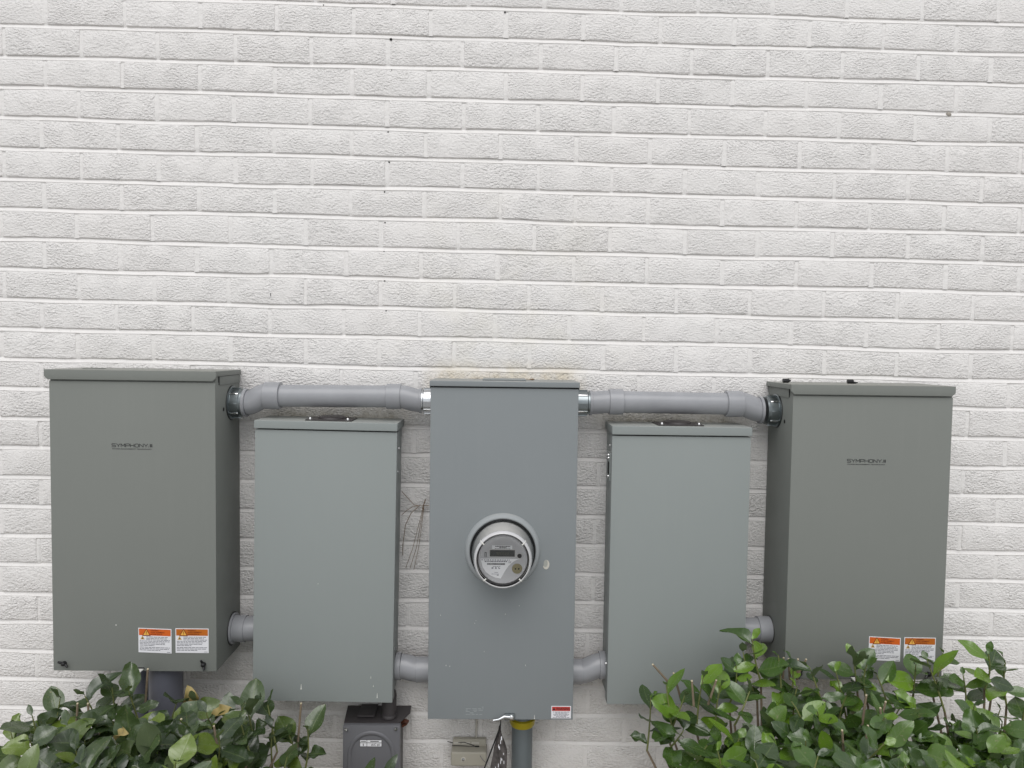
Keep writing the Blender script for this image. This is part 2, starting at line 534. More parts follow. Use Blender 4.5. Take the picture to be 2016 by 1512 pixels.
course_edges = {}
for n in range(N_TOP, N_BOT + 1):
    phase = 0.0 if n % 2 else (PITCHX * 0.5 - 0.006)
    k0 = int(math.floor((WX0 - X0) / PITCHX)) - 1
    rr = random.Random(1000 + n)
    xs = []
    wander = rr.uniform(-0.004, 0.004)
    for k in range(k0, k0 + 32):
        wander = wander * 0.8 + rr.uniform(-0.0045, 0.0045)
        x = X0 + phase + PITCHX * k + LEAN * n + wander
        if WX0 - 0.1 < x < WX1 + 0.1:
            xs.append(x)
    course_edges[n] = xs

def brick_bm(bm, n, xl, xr, seed, hw_l, hw_r):
    """one brick: rounded, slightly uneven face; head-joint half widths given"""
    rr = random.Random(seed)
    xl += hw_l; xr -= hw_r
    w = xr - xl
    cols = [(0.0, 0.010), (0.0, 0.0013), (0.0020, 0.0003), (0.0050, 0.0)] + [(0.0055 + (w - 0.011) * i / 7, 0.0) for i in range(1, 7)] + [(w - 0.0050, 0.0), (w - 0.0020, 0.0003), (w, 0.0013), (w, 0.010)]
    tx, tz, dy = rr.uniform(-0.006, 0.006), rr.uniform(-0.008, 0.008), rr.uniform(-0.0010, 0.0010)
    rows = []
    for (rv, ry) in ((0, 0.020), (0, 0.0030), (0.0016, 0.0010), (0.0045, 0.0), (None, 0.0), (-0.0045, 0.0), (-0.0012, 0.0006), (-0.0001, 0.0020), (-0.0001, 0.020)):
        row = []
        for ci, (cx, cy) in enumerate(cols):
            x = xl + cx
            e = 0.0009 * noise.noise(Vector((n * 3.3 + rv * 40 if rv else n * 3.3, seed * 0.37, ci * 0.1)))
            zt = joint_z(n, x) - JH / 2 + fine(n, x, 0.3)
            zb = joint_z(n + 1, x) + JH / 2 + fine(n, x, 7.7)
            if rv is None: z = (zt + zb) / 2
            elif rv == 0: z = zt
            elif rv > 0: z = zt - rv
            else: z = zb - rv if rv < -0.001 else zb
            y = max(cy, ry)
            if y < 0.003:
                y += dy + tx * (x - (xl + xr) / 2) + tz * (z - (zt + zb) / 2) + 0.0009 * noise.noise(Vector((x * 28, z * 40, n)))
            xx = x + (fine(int(z * 900), z * 3, seed * 0.01) if ci in (0, 1, 2, len(cols) - 1, len(cols) - 2, len(cols) - 3) else 0.0)
            row.append(bm.verts.new((xx, y, z)))
        rows.append(row)
    for r0, r1 in zip(rows, rows[1:]):
        for i in range(len(cols) - 1):
            bm.faces.new((r0[i], r1[i], r1[i + 1], r0[i + 1]))
    return bm

# what the cabinets hide of the wall, as rectangles on the wall plane seen from the camera's side of it
HIDE = [(-1.215, -0.765, 0.62, 1.43), (-0.665, -0.285, 0.55, 1.295), (-0.185, 0.210, 0.50, 1.405), (0.310, 0.690, 0.55, 1.295), (0.790, 1.24, 0.60, 1.415)]
cand = []
for n in range(N_TOP, N_BOT + 1):
    e = course_edges[n]
    for i in range(len(e) - 1):
        xc, zc = (e[i] + e[i + 1]) / 2, Z0 - (n + 0.5) * CH + TILT * (e[i] + e[i + 1]) / 2
        vis = 0
        for a in range(7):
            for b in range(3):
                px, pz = e[i] + (a + 0.5) / 7 * PITCHX, zc + (b - 1) * 0.027
                k = (pz - 0.32) / 2.1
                if not (-1.372 + 0.035 * k < px < 1.497 - 0.105 * k and 0.328 < pz < 2.40 + 0.0208 * (px + 1.33)):
                    continue
                if any(h[0] < px < h[1] and h[2] < pz < h[3] for h in HIDE):
                    continue
                if (px < -0.72 and pz < 0.53) or (px > 0.62 and pz < 0.52):
                    continue
                vis += 1
        cand.append((vis, n, i, xc, zc))
cand.sort(key=lambda t: (-t[0], t[1], t[2]))
singles = {(t[1], t[2]) for t in cand[:300] if t[0] > 0}
rest = B()
hwid = {}
def half(n, i):
    if (n, i) not in hwid:
        hwid[(n, i)] = random.Random(n * 91 + i).uniform(0.0040, 0.0056)
    return hwid[(n, i)]
for vis, n, i, xc, zc in sorted(cand, key=lambda t: (t[1], t[2])):
    e = course_edges[n]
    seed = n * 131 + i * 17 + 5000
    if (n, i) in singles:
        bm = brick_bm(B(), n, e[i], e[i + 1], seed, half(n, i), half(n, i + 1))
        obj('brick', bm, MT['brick_stained'] if abs(xc) < 1.3 and zc < 1.95 and not (zc > 1.5 and abs(xc) > 0.6) else MT['brick'], wall, origin=(xc, 0.0, zc))
    else:
        brick_bm(rest, n, e[i], e[i + 1], seed, half(n, i), half(n, i + 1))
o = obj('brickwork', rest, MT['brick'], wall)
tag(o, kind='stuff')

# mortar: concave bed joints, shallow head joints, backing
bm = B()
PROF = [(0.0080, 0.0090), (0.0061, 0.0054), (0.0050, 0.0049), (0.0026, 0.0040), (-0.0006, 0.0024), (-0.0036, 0.0007), (-0.0060, -0.0002), (-0.0088, 0.0020)]
for n in range(N_TOP, N_BOT + 2):
    steps = 200
    prev = None
    for s in range(steps + 1):
        x = WX0 + (WX1 - WX0) * s / steps
        zc = joint_z(n, x)
        ring = []
        for q, (dz, y) in enumerate(PROF):
            wob = 0.0011 * noise.noise(Vector((x * 13, n * 4.1, q * 0.4))) + 0.0006 * noise.noise(Vector((x * 50, n * 2.1, q * 0.7)))
            ring.append(bm.verts.new((x, y + wob, zc + dz + 0.5 * wob)))
        if prev:
            for a in range(len(PROF) - 1):
                bm.faces.new((prev[a], prev[a + 1], ring[a + 1], ring[a]))
        prev = ring
for n in range(N_TOP, N_BOT + 1):
    for i, x in enumerate(course_edges[n]):
        rr = random.Random(n * 37 + i)
        drip = rr.uniform(0.0, 0.006) if rr.random() < 0.6 else 0.0
        prev = None
        yc = rr.uniform(0.0002, 0.0017)
        for b in range(8):
            t = b / 7
            z = joint_z(n, x) - JH / 2 + 0.001 + t * (joint_z(n + 1, x) + JH / 2 - 0.001 - drip - (joint_z(n, x) - JH / 2 + 0.001))
            ring = []
            for dx, y in ((-0.0085, 0.0028), (-0.0052, 0.0011), (-0.0022, yc), (0.0022, yc), (0.0052, 0.0011), (0.0085, 0.0028)):
                wob = 0.0006 * noise.noise(Vector((dx * 200 + i, z * 60, n)))
                yy = y + wob + (0.002 if b in (0,) else 0.0) + (0.0035 * (drip > 0) if b == 7 else 0)
                ring.append(bm.verts.new((x + dx + 0.0008 * noise.noise(Vector((z * 40, i, n))), yy, z)))
            if prev:
                for a in range(5):
                    bm.faces.new((prev[a], ring[a], ring[a + 1], prev[a + 1]))
            prev = ring
f = quad(bm, WX0, WX1, 0.0145, -0.1, 3.15)
bmesh.ops.recalc_face_normals(bm, faces=bm.faces[:])
me_flip = [f for f in bm.faces if f.normal.y > 0.2]
bmesh.ops.reverse_faces(bm, faces=me_flip)
obj('mortar', bm, MT['mortar'], wall)
obj('backing', boxbm(WX0, WX1, 0.022, 0.20, -0.1, 3.12), MT['mortar'], wall, smooth=False)

# small pits and chips in the paint
def blob(bm, c, rx, ry, rz, seed):
    r = bmesh.ops.create_icosphere(bm, subdivisions=2, radius=1.0)
    for v in r['verts']:
        k = 1 + 0.45 * noise.noise(v.co * 1.7 + Vector((seed, 0, seed * 2)))
        v.co = Vector((c[0] + v.co.x * rx * k, c[1] + v.co.y * ry * k, c[2] + v.co.z * rz * k))
PITS = [(-0.3024, 2.3191), (-0.3005, 2.2381), (-0.3090, 2.0749), (-0.3058, 1.9956), (-0.3176, 1.9158), (-0.3158, 1.8346), (-0.3181, 1.7571), (-0.3162, 1.6780), (-0.3117, 1.5972), (-0.0001, 2.3955), (-0.4819, 2.4040)]
for i, (x, z) in enumerate(PITS):
    s = (0.0042 if i == 0 else 0.0026) * RNG.uniform(0.85, 1.15)
    bm = B(); blob(bm, (x, 0.002, z), s, 0.0035, s * 0.95, i * 3.1)
    obj('pit', bm, MT['gap'], wall)
bm = B(); blob(bm, (1.2054, 0.001, 2.1499), 0.0075, 0.004, 0.0055, 3.3)
tag(obj('chip', bm, plain('dirty_mortar_crumb', (0.36, 0.33, 0.29), 0.8, var=0.4, scale=200), wall), 'grey mortar crumb on a bed joint')
bm = B(); tube(bm, [(-0.6232, -0.0015, 1.6405), (-0.6220, -0.0012, 1.6320)], 0.0008, 6)
obj('scratch', bm, MT['gap'], wall)

# ------------------------------------------------------------------ cabinets
def bars(bm, x0, x1, y, z, h, spans, skew=0.0, xr=None):
    xr = x0 if xr is None else xr
    for a, b in spans:
        xa, xb = x0 + a * (x1 - x0), x0 + b * (x1 - x0)
        quad(bm, xa, xb, y, z + skew * (xa - xr), z + h + skew * (xa - xr), skew)

def warning_label(parent, x0, z1, w, h, y, skew, head_mat, seed):
    rr = random.Random(seed)
    L = B()
    vs = [(x0, z1 - h), (x0 + w, z1 - h + skew * w), (x0 + w, z1 + skew * w), (x0, z1)]
    prism(L, vs, y + 0.0004, y)
    lab = obj('warning_label', L, MT['white'], parent, smooth=False)
    hb = B(); m = w * 0.022
    hh = h * 0.265
    quad(hb, x0 + m, x0 + w - m, y - 0.0002, z1 - m - hh, z1 - m, skew)
    for v in hb.verts: v.co.z += skew * m
    obj('header', hb, head_mat, lab, smooth=False)
    t = B()
    def tri(bm, cx, cz, s, yy, k=1.0):
        cz += skew * (cx - x0)
        bm.faces.new([bm.verts.new(p) for p in ((cx - s * 0.58 * k, yy, cz - s * 0.5 * k), (cx + s * 0.58 * k, yy, cz - s * 0.5 * k), (cx, yy, cz + s * 0.52 * k))])
    tri(t, x0 + 0.245 * w, z1 - m - hh * 0.52, hh * 1.12, y - 0.0004)
    obj('triangle', t, MT['brown_ink'], lab, smooth=False)
    t = B(); tri(t, x0 + 0.245 * w, z1 - m - hh * 0.55, hh * 0.80, y - 0.0006)
    obj('triangle', t, MT['amber'], lab, smooth=False)
    t = B()
    cx, cz = x0 + 0.245 * w, z1 - m - hh * 0.55 + skew * 0.245 * w
    quad(t, cx - hh * 0.045, cx + hh * 0.045, y - 0.0008, cz - hh * 0.16, cz + hh * 0.22)
    quad(t, cx - hh * 0.045, cx + hh * 0.045, y - 0.0008, cz - hh * 0.30, cz - hh * 0.22)
    obj('exclamation_mark', t, MT['brown_ink'], lab, smooth=False)
    words = ('WARNING', 'AVERTISSEMENT', 'ADVERTENCIA')
    ends = (0.61, 0.80, 0.73)
    tb = B()
    for i, wd in enumerate(words):
        zt = z1 - m - hh * (0.08 + 0.30 * i)
        b = text_bm(wd, x0 + 0.37 * w, x0 + ends[i] * w, zt - hh * 0.21, zt, y - 0.0005, bold=0.012)
        for v in b.verts: v.co.z += skew * (v.co.x - x0)
        merge(tb, b)
    obj('lettering', tb, MT['brown_ink'], lab, smooth=False)
    t = B(); tri(t, x0 + 0.125 * w, z1 - m - hh - h * 0.095, h * 0.15, y - 0.0004)
    obj('triangle', t, plain('label_ochre', (0.62, 0.40, 0.13), 0.5), lab, smooth=False)
    t = B(); cx, cz = x0 + 0.125 * w, z1 - m - hh - h * 0.115 + skew * 0.125 * w
    t.faces.new([t.verts.new(p) for p in ((cx - 0.002, y - 0.0006, cz - 0.0022), (cx + 0.0022, y - 0.0006, cz - 0.0012), (cx + 0.0012, y - 0.0006, cz + 0.0025), (cx - 0.0006, y - 0.0006, cz + 0.0004))])
    obj('shock_symbol', t, MT['ink'], lab, smooth=False)
    p = B()
    zz = z1 - m - hh - h * 0.045
    rows = [(0.24, 0.92), (0.24, 0.86), (0.24, 0.95), (0.04, 0.94), (0.04, 0.82), (0.04, 0.80), (0.04, 0.48), None, (0.04, 0.95), (0.04, 0.92), (0.04, 0.66)]
    for r in rows:
        if r:
            x = r[0]
            while x < r[1] - 0.02:
                e = min(r[1], x + rr.uniform(0.05, 0.14))
                bars(p, x0, x0 + w, y - 0.0003, zz - h * 0.026, h * 0.023, [(x, e)], skew, x0)
                x = e + 0.016
            zz -= h * 0.058
        else:
            zz -= h * 0.02
    bars(p, x0, x0 + w, y - 0.0003, z1 - h * 0.965, h * 0.018, [(0.86, 0.965)], skew, x0)
    obj('fine_print', p, MT['ink2'], lab, smooth=False)
    return lab

def wing_screw(parent, x, y, z, ang, s=1.0):
    bm = B()
    lathe(bm, [(0.0, 0.0056 * s), (-0.006, 0.0056 * s), (-0.009, 0.0048 * s), (-0.0102, 0.003 * s), (-0.0104, 0.0)], (x, y, z), 'Y', 16)
    d = Vector((math.cos(ang), 0, math.sin(ang)))
    for sgn in (1, -1):
        a = Vector((x, y - 0.0045, z)) + d * 0.003 * sgn
        tube(bm, [a, a + d * 0.006 * sgn + Vector((0, -0.003, 0)), a + d * 0.0105 * sgn + Vector((0, -0.005, 0))], [0.0034 * s, 0.0031 * s, 0.0024 * s], 8)
    obj('wing_screw', bm, MT['black'], parent)

def hasp(parent, x0, x1, ytop, yfront, z):
    """flat padlock tab bent out under the cabinet, with a hole"""
    bm = B()
    box(bm, x0, x1, yfront + 0.0, ytop, z - 0.0012, z + 0.0012, 0.0004)
    o = obj('hasp', bm, MT['speck'], parent)
    h = B(); lathe(h, [(0.0016, 0.0), (0.0016, 0.0052)], ((x0 + x1) / 2 + 0.002, (ytop + yfront) / 2 - 0.002, z), 'Z', 20)
    obj('hole', h, MT['gap'], o)
    s = B(); box(s, x0 - 0.001, x1 + 0.0015, ytop - 0.003, ytop + 0.010, z + 0.0014, z + 0.0042)
    obj('slot', s, MT['gap'], o, smooth=False)

def disc_y(bm, x, y, z, r, seg=18):
    lathe(bm, [(0.0, r), (0.0, 0.0)], (x, y, z), 'Y', seg)
    return bm

def speck(parent, x, y, z, w, l, drip=True):
    bm = B()
    blob(bm, (x, y, z), w, 0.0006, w * 1.1, x * 31)
    if drip:
        tube(bm, [(x, y, z), (x + w * 0.1, y, z + l)], [w * 0.75, w * 0.25], 6)
    obj('paint_speck', bm, MT['speck'], parent)

def transfer_cabinet(x0, x1, z0, z1, zl, lx0, lx1, d, inner, label):
    """tall cabinet with an overhanging lid; inner = +1 when its inner side is to the right"""
    t = thing('transfer_switch_cabinet', ((x0 + x1) / 2, 0, z0), label, 'cabinet')
    b = boxbm(x0, x1, -d, -0.003, z0, z1 - 0.0050, 0.0018)
    obj('body', b, MT['cab'], t)
    obj('inner_frame', boxbm(x0 + 0.0006, x1 - 0.0006, -d + 0.0045, -0.004, z1 - 0.0065, zl - 0.0030), MT['cab'], t)
    # lid: top sheet, front flange with clipped lower corners, side flanges
    ch = 0.0085
    fl = B()
    hh = zl - z1
    prism(fl, [(lx0, zl), (lx0, z1 + ch * 0.75), (lx0 + ch, z1 - 0.0015), (lx1 - ch, z1 - 0.0015), (lx1, z1 + ch * 0.75), (lx1, zl)], -d - 0.0005, -d - 0.0060, 0.0012)
    lid = obj('lid', boxbm(lx0, lx1, -d - 0.0040, -0.003, zl - 0.0022, zl, 0.0009), MT['cab'], t)
    obj('front_flange', fl, MT['cab'], lid)
    for sx, a, bb in ((-1, lx0, lx0 + 0.002), (1, lx1 - 0.002, lx1)):
        s = B()
        box(s, a, bb, -d - 0.001, -0.003, zl - 0.0125, zl - 0.0015, 0.0006)
        obj('side_flange', s, MT['cab'], lid)
    # dark shadow gap under the flange is real: flange stands proud of the door; raised rail under the side flange
    xi = x1 if inner > 0 else x0
    s = B()
    if inner > 0: box(s, xi - 0.001, xi + 0.0022, -d + 0.026, -0.004, zl - 0.0355, zl - 0.0135, 0.0007)
    else: box(s, xi - 0.0022, xi + 0.001, -d + 0.026, -0.004, zl - 0.0355, zl - 0.0135, 0.0007)
    obj('side_rail', s, MT['cab'], t)
    s = B()
    y0 = -d + 0.0225
    box(s, xi - 0.0008, xi + 0.0008, y0, y0 + 0.0034, zl - 0.0345, zl - 0.0135)
    obj('slot', s, MT['gap'], t, smooth=False)
    s = B()
    lathe(s, [(0.0008 * inner, 0.0052), (0.0008 * inner, 0.0)], (xi, -0.121, zl - 0.0985), 'X', 14)
    obj('vent_hole', s, MT['gap'], t)
    return t

STROKES = {
    'S': [[(1, 1), (0.12, 1), (0, 0.88), (0, 0.62), (0.12, 0.5), (0.88, 0.5), (1, 0.38), (1, 0.12), (0.88, 0), (0, 0)]],
    'Y': [[(0, 1), (0.5, 0.45), (1, 1)], [(0.5, 0.45), (0.5, 0)]],
    'M': [[(0, 0), (0, 1), (0.5, 0.3), (1, 1), (1, 0)]],
    'P': [[(0, 0), (0, 1), (0.88, 1), (1, 0.88), (1, 0.5), (0.88, 0.38), (0, 0.38)]],
    'H': [[(0, 0), (0, 1)], [(1, 0), (1, 1)], [(0, 0.5), (1, 0.5)]],
    'O': [[(0.2, 0), (0.8, 0), (1, 0.25), (1, 0.75), (0.8, 1), (0.2, 1), (0, 0.75), (0, 0.25), (0.2, 0)]],
    'N': [[(0, 0), (0, 1), (1, 0), (1, 1)]]}

def wide_word(x0, x1, z0, z1, y, word='SYMPHONY', th=0.00125):
    """the wide thin-stroked capitals of the cabinet logo"""
    bm = B()
    n = len(word)
    cell = (x1 - x0) / (n - 0.18)
    for k, ch in enumerate(word):
        ox = x0 + cell * k
        for line in STROKES[ch]:
            pts = [(ox + p[0] * cell * 0.80, z0 + p[1] * (z1 - z0)) for p in line]
            for (ax, az), (bx, bz) in zip(pts, pts[1:]):
                d = Vector((bx - ax, bz - az)); l = d.length
                if l < 1e-6: continue
                d /= l
                nx, nz = -d.y * th / 2, d.x * th / 2
                ex, ez = d.x * th * 0.4, d.y * th * 0.4
                bm.faces.new([bm.verts.new(p) for p in ((ax - ex + nx, y, az - ez + nz), (ax - ex - nx, y, az - ez - nz), (bx + ex - nx, y, bz + ez - nz), (bx + ex + nx, y, bz + ez + nz))])
    # strokes overlap at their ends: give each its own hair of height so that no two faces share a plane
    for i, f in enumerate(bm.faces):
        for v in f.verts: v.co.y -= 0.00001 * (i % 7)
    return bm

DL = 0.175
cab_l = transfer_cabinet(-1.115, -0.7065, 0.674, 1.4102, 1.4330, -1.1240, -0.7025, DL, 1,
                         'leftmost large grey-green cabinet with a lid, logo and two orange warning labels')
DR = 0.172
cab_r = transfer_cabinet(0.7380, 1.1445, 0.664, 1.3965, 1.4198, 0.7300, 1.1470, DR, -1,
                         'rightmost large grey-green cabinet with two small black caps lying on its lid')
for cab, d, xa, xb, za, zb in ((cab_l, DL, -0.9622, -0.8627, 1.2425, 1.2502), (cab_r, DR, 0.8803, 0.9785, 1.2245, 1.2322)):
    yy = -d - 0.0006
    wq = xb - xa
    lg = wide_word(xa, xa + wq * 0.893, za, zb, yy)
    quad(lg, xa + wq * 0.900, xa + wq * 0.920, yy, za, za + 0.0014)
    quad(lg, xa + wq * 0.942, xa + wq * 0.964, yy, za, zb)
    quad(lg, xa + wq * 0.978, xa + wq, yy, za, zb)
    obj('logo', lg, MT['ink'], cab, smooth=False)
    sub = text_bm('POWER MANAGEMENT TECHNOLOGY', xa + 0.001, xb - 0.001, za - 0.0062, za - 0.0040, yy, bold=0.022)
    obj('logo_subtitle', sub, MT['ink'], cab, smooth=False)
warning_label(cab_l, -0.9015, 0.7856, 0.0828, 0.0624, -DL - 0.0008, -0.034, MT['orange'], 1)
warning_label(cab_l, -0.8088, 0.7851, 0.0830, 0.0627, -DL - 0.0008, -0.003, MT['orange2'], 2)
warning_label(cab_r, 0.9525, 0.7773, 0.0820, 0.0615, -DR - 0.0008, -0.048, MT['orange'], 3)
warning_label(cab_r, 1.0436, 0.7754, 0.0815, 0.0620, -DR - 0.0008, -0.008, MT['orange2'], 4)
wing_screw(cab_l, -1.0867, -DL, 0.6936, math.radians(152))
wing_screw(cab_l, -0.7382, -DL, 0.6935, math.radians(108))
wing_screw(cab_r, 1.1085, -DR, 0.6804, math.radians(35))
wing_screw(cab_r, 0.7760, -DR, 0.6807, math.radians(70))
hasp(cab_l, -0.9262, -0.8890, -DL + 0.002, -DL - 0.020, 0.6795)
hasp(cab_r, 0.9088, 0.9480, -DR + 0.002, -DR - 0.020, 0.6695)
kn = B(); lathe(kn, [(0.0004, 0.026), (0.0014, 0.0255), (0.0014, 0.0)], (-1.052, -0.085, 1.4330), 'Z', 32)
obj('knockout', kn, MT['cab'], cab_l)
kn = B(); lathe(kn, [(0.0006, 0.0272), (0.0006, 0.0258)], (-1.052, -0.085, 1.4330), 'Z', 32)
obj('knockout_groove', kn, MT['gap'], cab_l)
speck(cab_l, -0.957, -DL - 0.0004, 0.792, 0.0016, 0.0, False)

def middle_cabinet(name, x0, x1, z0, z1, zl, d, mat, label, lx=0.0012, flange_bev=0.0018):
    t = thing(name, ((x0 + x1) / 2, 0, z0), label, 'cabinet')
    # enclosure body and the door that wraps over it
    obj('body', boxbm(x0 + 0.0045, x1 - 0.0045, -d + 0.034, -0.003, z0 + 0.003, zl - 0.003, 0.0015), mat, t)
    obj('door', boxbm(x0, x1, -d, -d + 0.036, z0, z1 - 0.0042, 0.0018), mat, t)
    lid = obj('lid', boxbm(x0 - lx, x1 + lx, -d - 0.0042, -0.003, zl - 0.0022, zl, 0.0008), mat, t)
    obj('front_flange', boxbm(x0 - lx, x1 + lx, -d - 0.0055, -d - 0.0015, z1 - 0.0010, zl + 0.0002, flange_bev, 3), mat, lid)
    for a in (x0 - lx, x1 + lx - 0.0018):
        obj('side_flange', boxbm(a, a + 0.0018, -d - 0.0015, -0.003, zl - 0.0190, zl - 0.0015, 0.0005), mat, lid)
    return t

def hub_plate(parent, cx, cy, z, w, dp):
    """black closure plate bolted on the lid, dished disc in its middle, two bright screws"""
    p = obj('hub_plate', boxbm(cx - w / 2, cx + w / 2, cy - dp / 2, cy + dp / 2, z + 0.0002, z + 0.0032, 0.0008), MT['plate'], parent)
    b = B(); lathe(b, [(0.003, 0.037), (0.0075, 0.0355), (0.0098, 0.030), (0.0104, 0.018), (0.0104, 0.0)], (cx, cy + 0.004, z), 'Z', 36)
    obj('hub_disc', b, MT['plate'], p)
    for sx in (-1, 1):
        b = B(); lathe(b, [(0.003, 0.0042), (0.0058, 0.0042), (0.0078, 0.0030), (0.0084, 0.0)], (cx + sx * (w / 2 - 0.011), cy - dp / 2 + 0.009, z), 'Z', 16)
        obj('screw', b, MT['steel'], p)

def side_screw(parent, x, y, z, sgn, r=0.0036):
    b = B(); lathe(b, [(0.0, r), (0.0032 * sgn, r), (0.0046 * sgn, r * 0.7), (0.0050 * sgn, 0.0)], (x, y, z), 'X', 14)
    obj('screw', b, MT['steel'], parent)

DM = 0.127
cab_ml = middle_cabinet('disconnect_cabinet', -0.6235, -0.2610, 0.5750, 1.2872, 1.3066, DM, MT['mid'],
                        'plain grey cabinet hanging between the leftmost cabinet and the metered one')
hub_plate(cab_ml, -0.4405, -0.072, 1.3066, 0.1190, 0.082)
side_screw(cab_ml, -0.2610 - 0.0015, -DM + 0.030, 1.1763, 1, 0.0042)
side_screw(cab_ml, -0.2655, -DM + 0.055, 0.6975, 1, 0.0046)
side_screw(cab_ml, -0.2655, -DM + 0.055, 1.235, 1, 0.003)
for x, z, w, l in ((-0.4980, 0.6085, 0.0020, 0.012), (-0.3006, 0.5890, 0.0016, 0.011), (-0.4578, 0.8859, 0.0009, 0.0), (-0.311, 0.618, 0.0010, 0.004), (-0.318, 0.640, 0.0009, 0.005)):
    speck(cab_ml, x, -DM - 0.0003, z, w, l, l > 0)
cab_ml.rotation_euler = (0, 0.0115, 0)
cab_ml.location.x -= 0.0090

cab_mr = middle_cabinet('disconnect_cabinet', 0.2905, 0.6500, 0.5730, 1.2838, 1.3050, DM, MT['mid'],
                        'plain grey cabinet with a side latch between the metered one and the rightmost cabinet')
hub_plate(cab_mr, 0.4715, -0.072, 1.3050, 0.1190, 0.082)
side_screw(cab_mr, 0.6515, -DM + 0.030, 1.1706, 1, 0.0042)
side_screw(cab_mr, 0.2950, -DM + 0.050, 1.248, -1, 0.0034)
side_screw(cab_mr, 0.2950, -DM + 0.050, 0.690, -1, 0.0040)
side_screw(cab_mr, 0.2915, -DM + 0.024, 0.672, -1, 0.0032)
la = obj('latch', boxbm(0.2878, 0.2955, -DM + 0.020, -DM + 0.072, 1.158, 1.232, 0.0012), MT['mid'], cab_mr)
obj('latch_slot', boxbm(0.2866, 0.2890, -DM + 0.024, -DM + 0.044, 1.175, 1.207, 0.0006), MT['gap'], la)
for z in (1.170, 1.218, 1.226):
    side_screw(la, 0.2880, -DM + 0.030, z, -1, 0.0028)

DC = 0.160
cab_c = middle_cabinet('meter_cabinet', -0.1745, 0.1985, 0.5472, 1.4042, 1.4166, DC, MT['ctr'],
                       'tall blue-grey cabinet in the middle that carries the round glass electric meter', lx=0.0022)
obj('closure_plate', boxbm(-0.045, 0.067, -DC + 0.055, -0.012, 1.4168, 1.4200, 0.0009), MT['ctr'], cab_c)
dd = B(); blob(dd, (0.085, -0.060, 1.4190), 0.007, 0.003, 0.0022, 2.2)
tube(dd, [(0.083, -0.060, 1.4185), (0.070, -0.070, 1.4180)], 0.0007, 6)
obj('leaf_crumb', dd, MT['dry'], cab_c)
MX, MZ = 0.0123, 0.9868
cb = B()
lathe(cb, [(0.0, 0.0960), (-0.0030, 0.0950), (-0.0075, 0.0925), (-0.0105, 0.0890), (-0.0112, 0.0860), (-0.0100, 0.0835), (-0.002, 0.0828)], (MX, -DC, MZ), 'Y', 72)
obj('socket_collar', cb, MT['collar'], cab_c)
# maker's marks pressed in the door
em = B()
rr = random.Random(5)
for r, (z, hgt) in enumerate(((0.5795, 0.0014), (0.5752, 0.0010), (0.5715, 0.0012), (0.5680, 0.0010), (0.5640, 0.0016), (0.5602, 0.0010))):
    x = -0.0771
    while x < -0.034:
        e = x + rr.uniform(0.005, 0.013)
        if rr.random() < 0.72:
            box(em, x, min(e, -0.0313), -DC - 0.0005, -DC + 0.001, z - hgt / 2, z + hgt / 2)
        x = e + 0.003
obj('embossed_marks', em, plain('worn_enamel', (0.33, 0.355, 0.36), 0.35), cab_c, smooth=False)
# red warning sticker
st = obj('warning_sticker', boxbm(0.1426, 0.1933, -DC - 0.0005, -DC + 0.0005, 0.5515, 0.5838), MT['white'], cab_c, smooth=False)
q = B(); quad(q, 0.1446, 0.1913, -DC - 0.0008, 0.5710, 0.5820); obj('header', q, MT['red'], st, smooth=False)
q = text_bm('WARNING', 0.1550, 0.1900, 0.5730, 0.5800, -DC - 0.0011, bold=0.012)
q.faces.new([q.verts.new(p) for p in ((0.1458, -DC - 0.0011, 0.5730), (0.1532, -DC - 0.0011, 0.5730), (0.1495, -DC - 0.0011, 0.5802))])
obj('lettering', q, MT['ink'], st, smooth=False)
q = B()
for r, (a, b) in enumerate(((0.05, 0.95), (0.18, 0.84), (0.06, 0.94), (0.10, 0.90), (0.22, 0.78), (0.04, 0.96))):
    z = 0.5688 - r * 0.0028
    x = a
    while x < b - 0.03:
        e = min(b, x + rr.uniform(0.08, 0.2))
        quad(q, 0.1446 + x * 0.0467, 0.1446 + e * 0.0467, -DC - 0.0008, z - 0.0013, z)
        x = e + 0.025
obj('fine_print', q, MT['ink2'], st, smooth=False)
# peeled chip right of the meter
ch = B()
arc = [(0.1231 + 0.0085 * math.cos(math.radians(a)), 0.9520 + 0.0125 * math.sin(math.radians(a))) for a in range(-150, 61, 15)]
inn = [(0.1215 + 0.0055 * math.cos(math.radians(a)), 0.9545 + 0.0095 * math.sin(math.radians(a))) for a in range(60, -151, -15)]
prism(ch, arc + inn, -DC + 0.0002, -DC - 0.0012)
obj('paint_chip', ch, MT['cream'], cab_c, smooth=False)
ch = B()
for v in range(1): prism(ch, [(0.1231 + 0.0065 * math.cos(2 * PI * a / 14), 0.9535 + 0.0105 * math.sin(2 * PI * a / 14)) for a in range(14)], -DC + 0.0003, -DC - 0.0004)
obj('paint_chip', ch, plain('bare_spot', (0.36, 0.37, 0.34), 0.5), cab_c, smooth=False)
for i in range(9):
    speck(cab_c, RNG.uniform(-0.16, 0.185), -DC - 0.0003, RNG.uniform(0.56, 0.86), RNG.uniform(0.0005, 0.0009), RNG.uniform(0.002, 0.006), RNG.random() < 0.5)
speck(cab_c, 0.0995, -DC - 0.0003, 0.5500, 0.0012, 0.010)
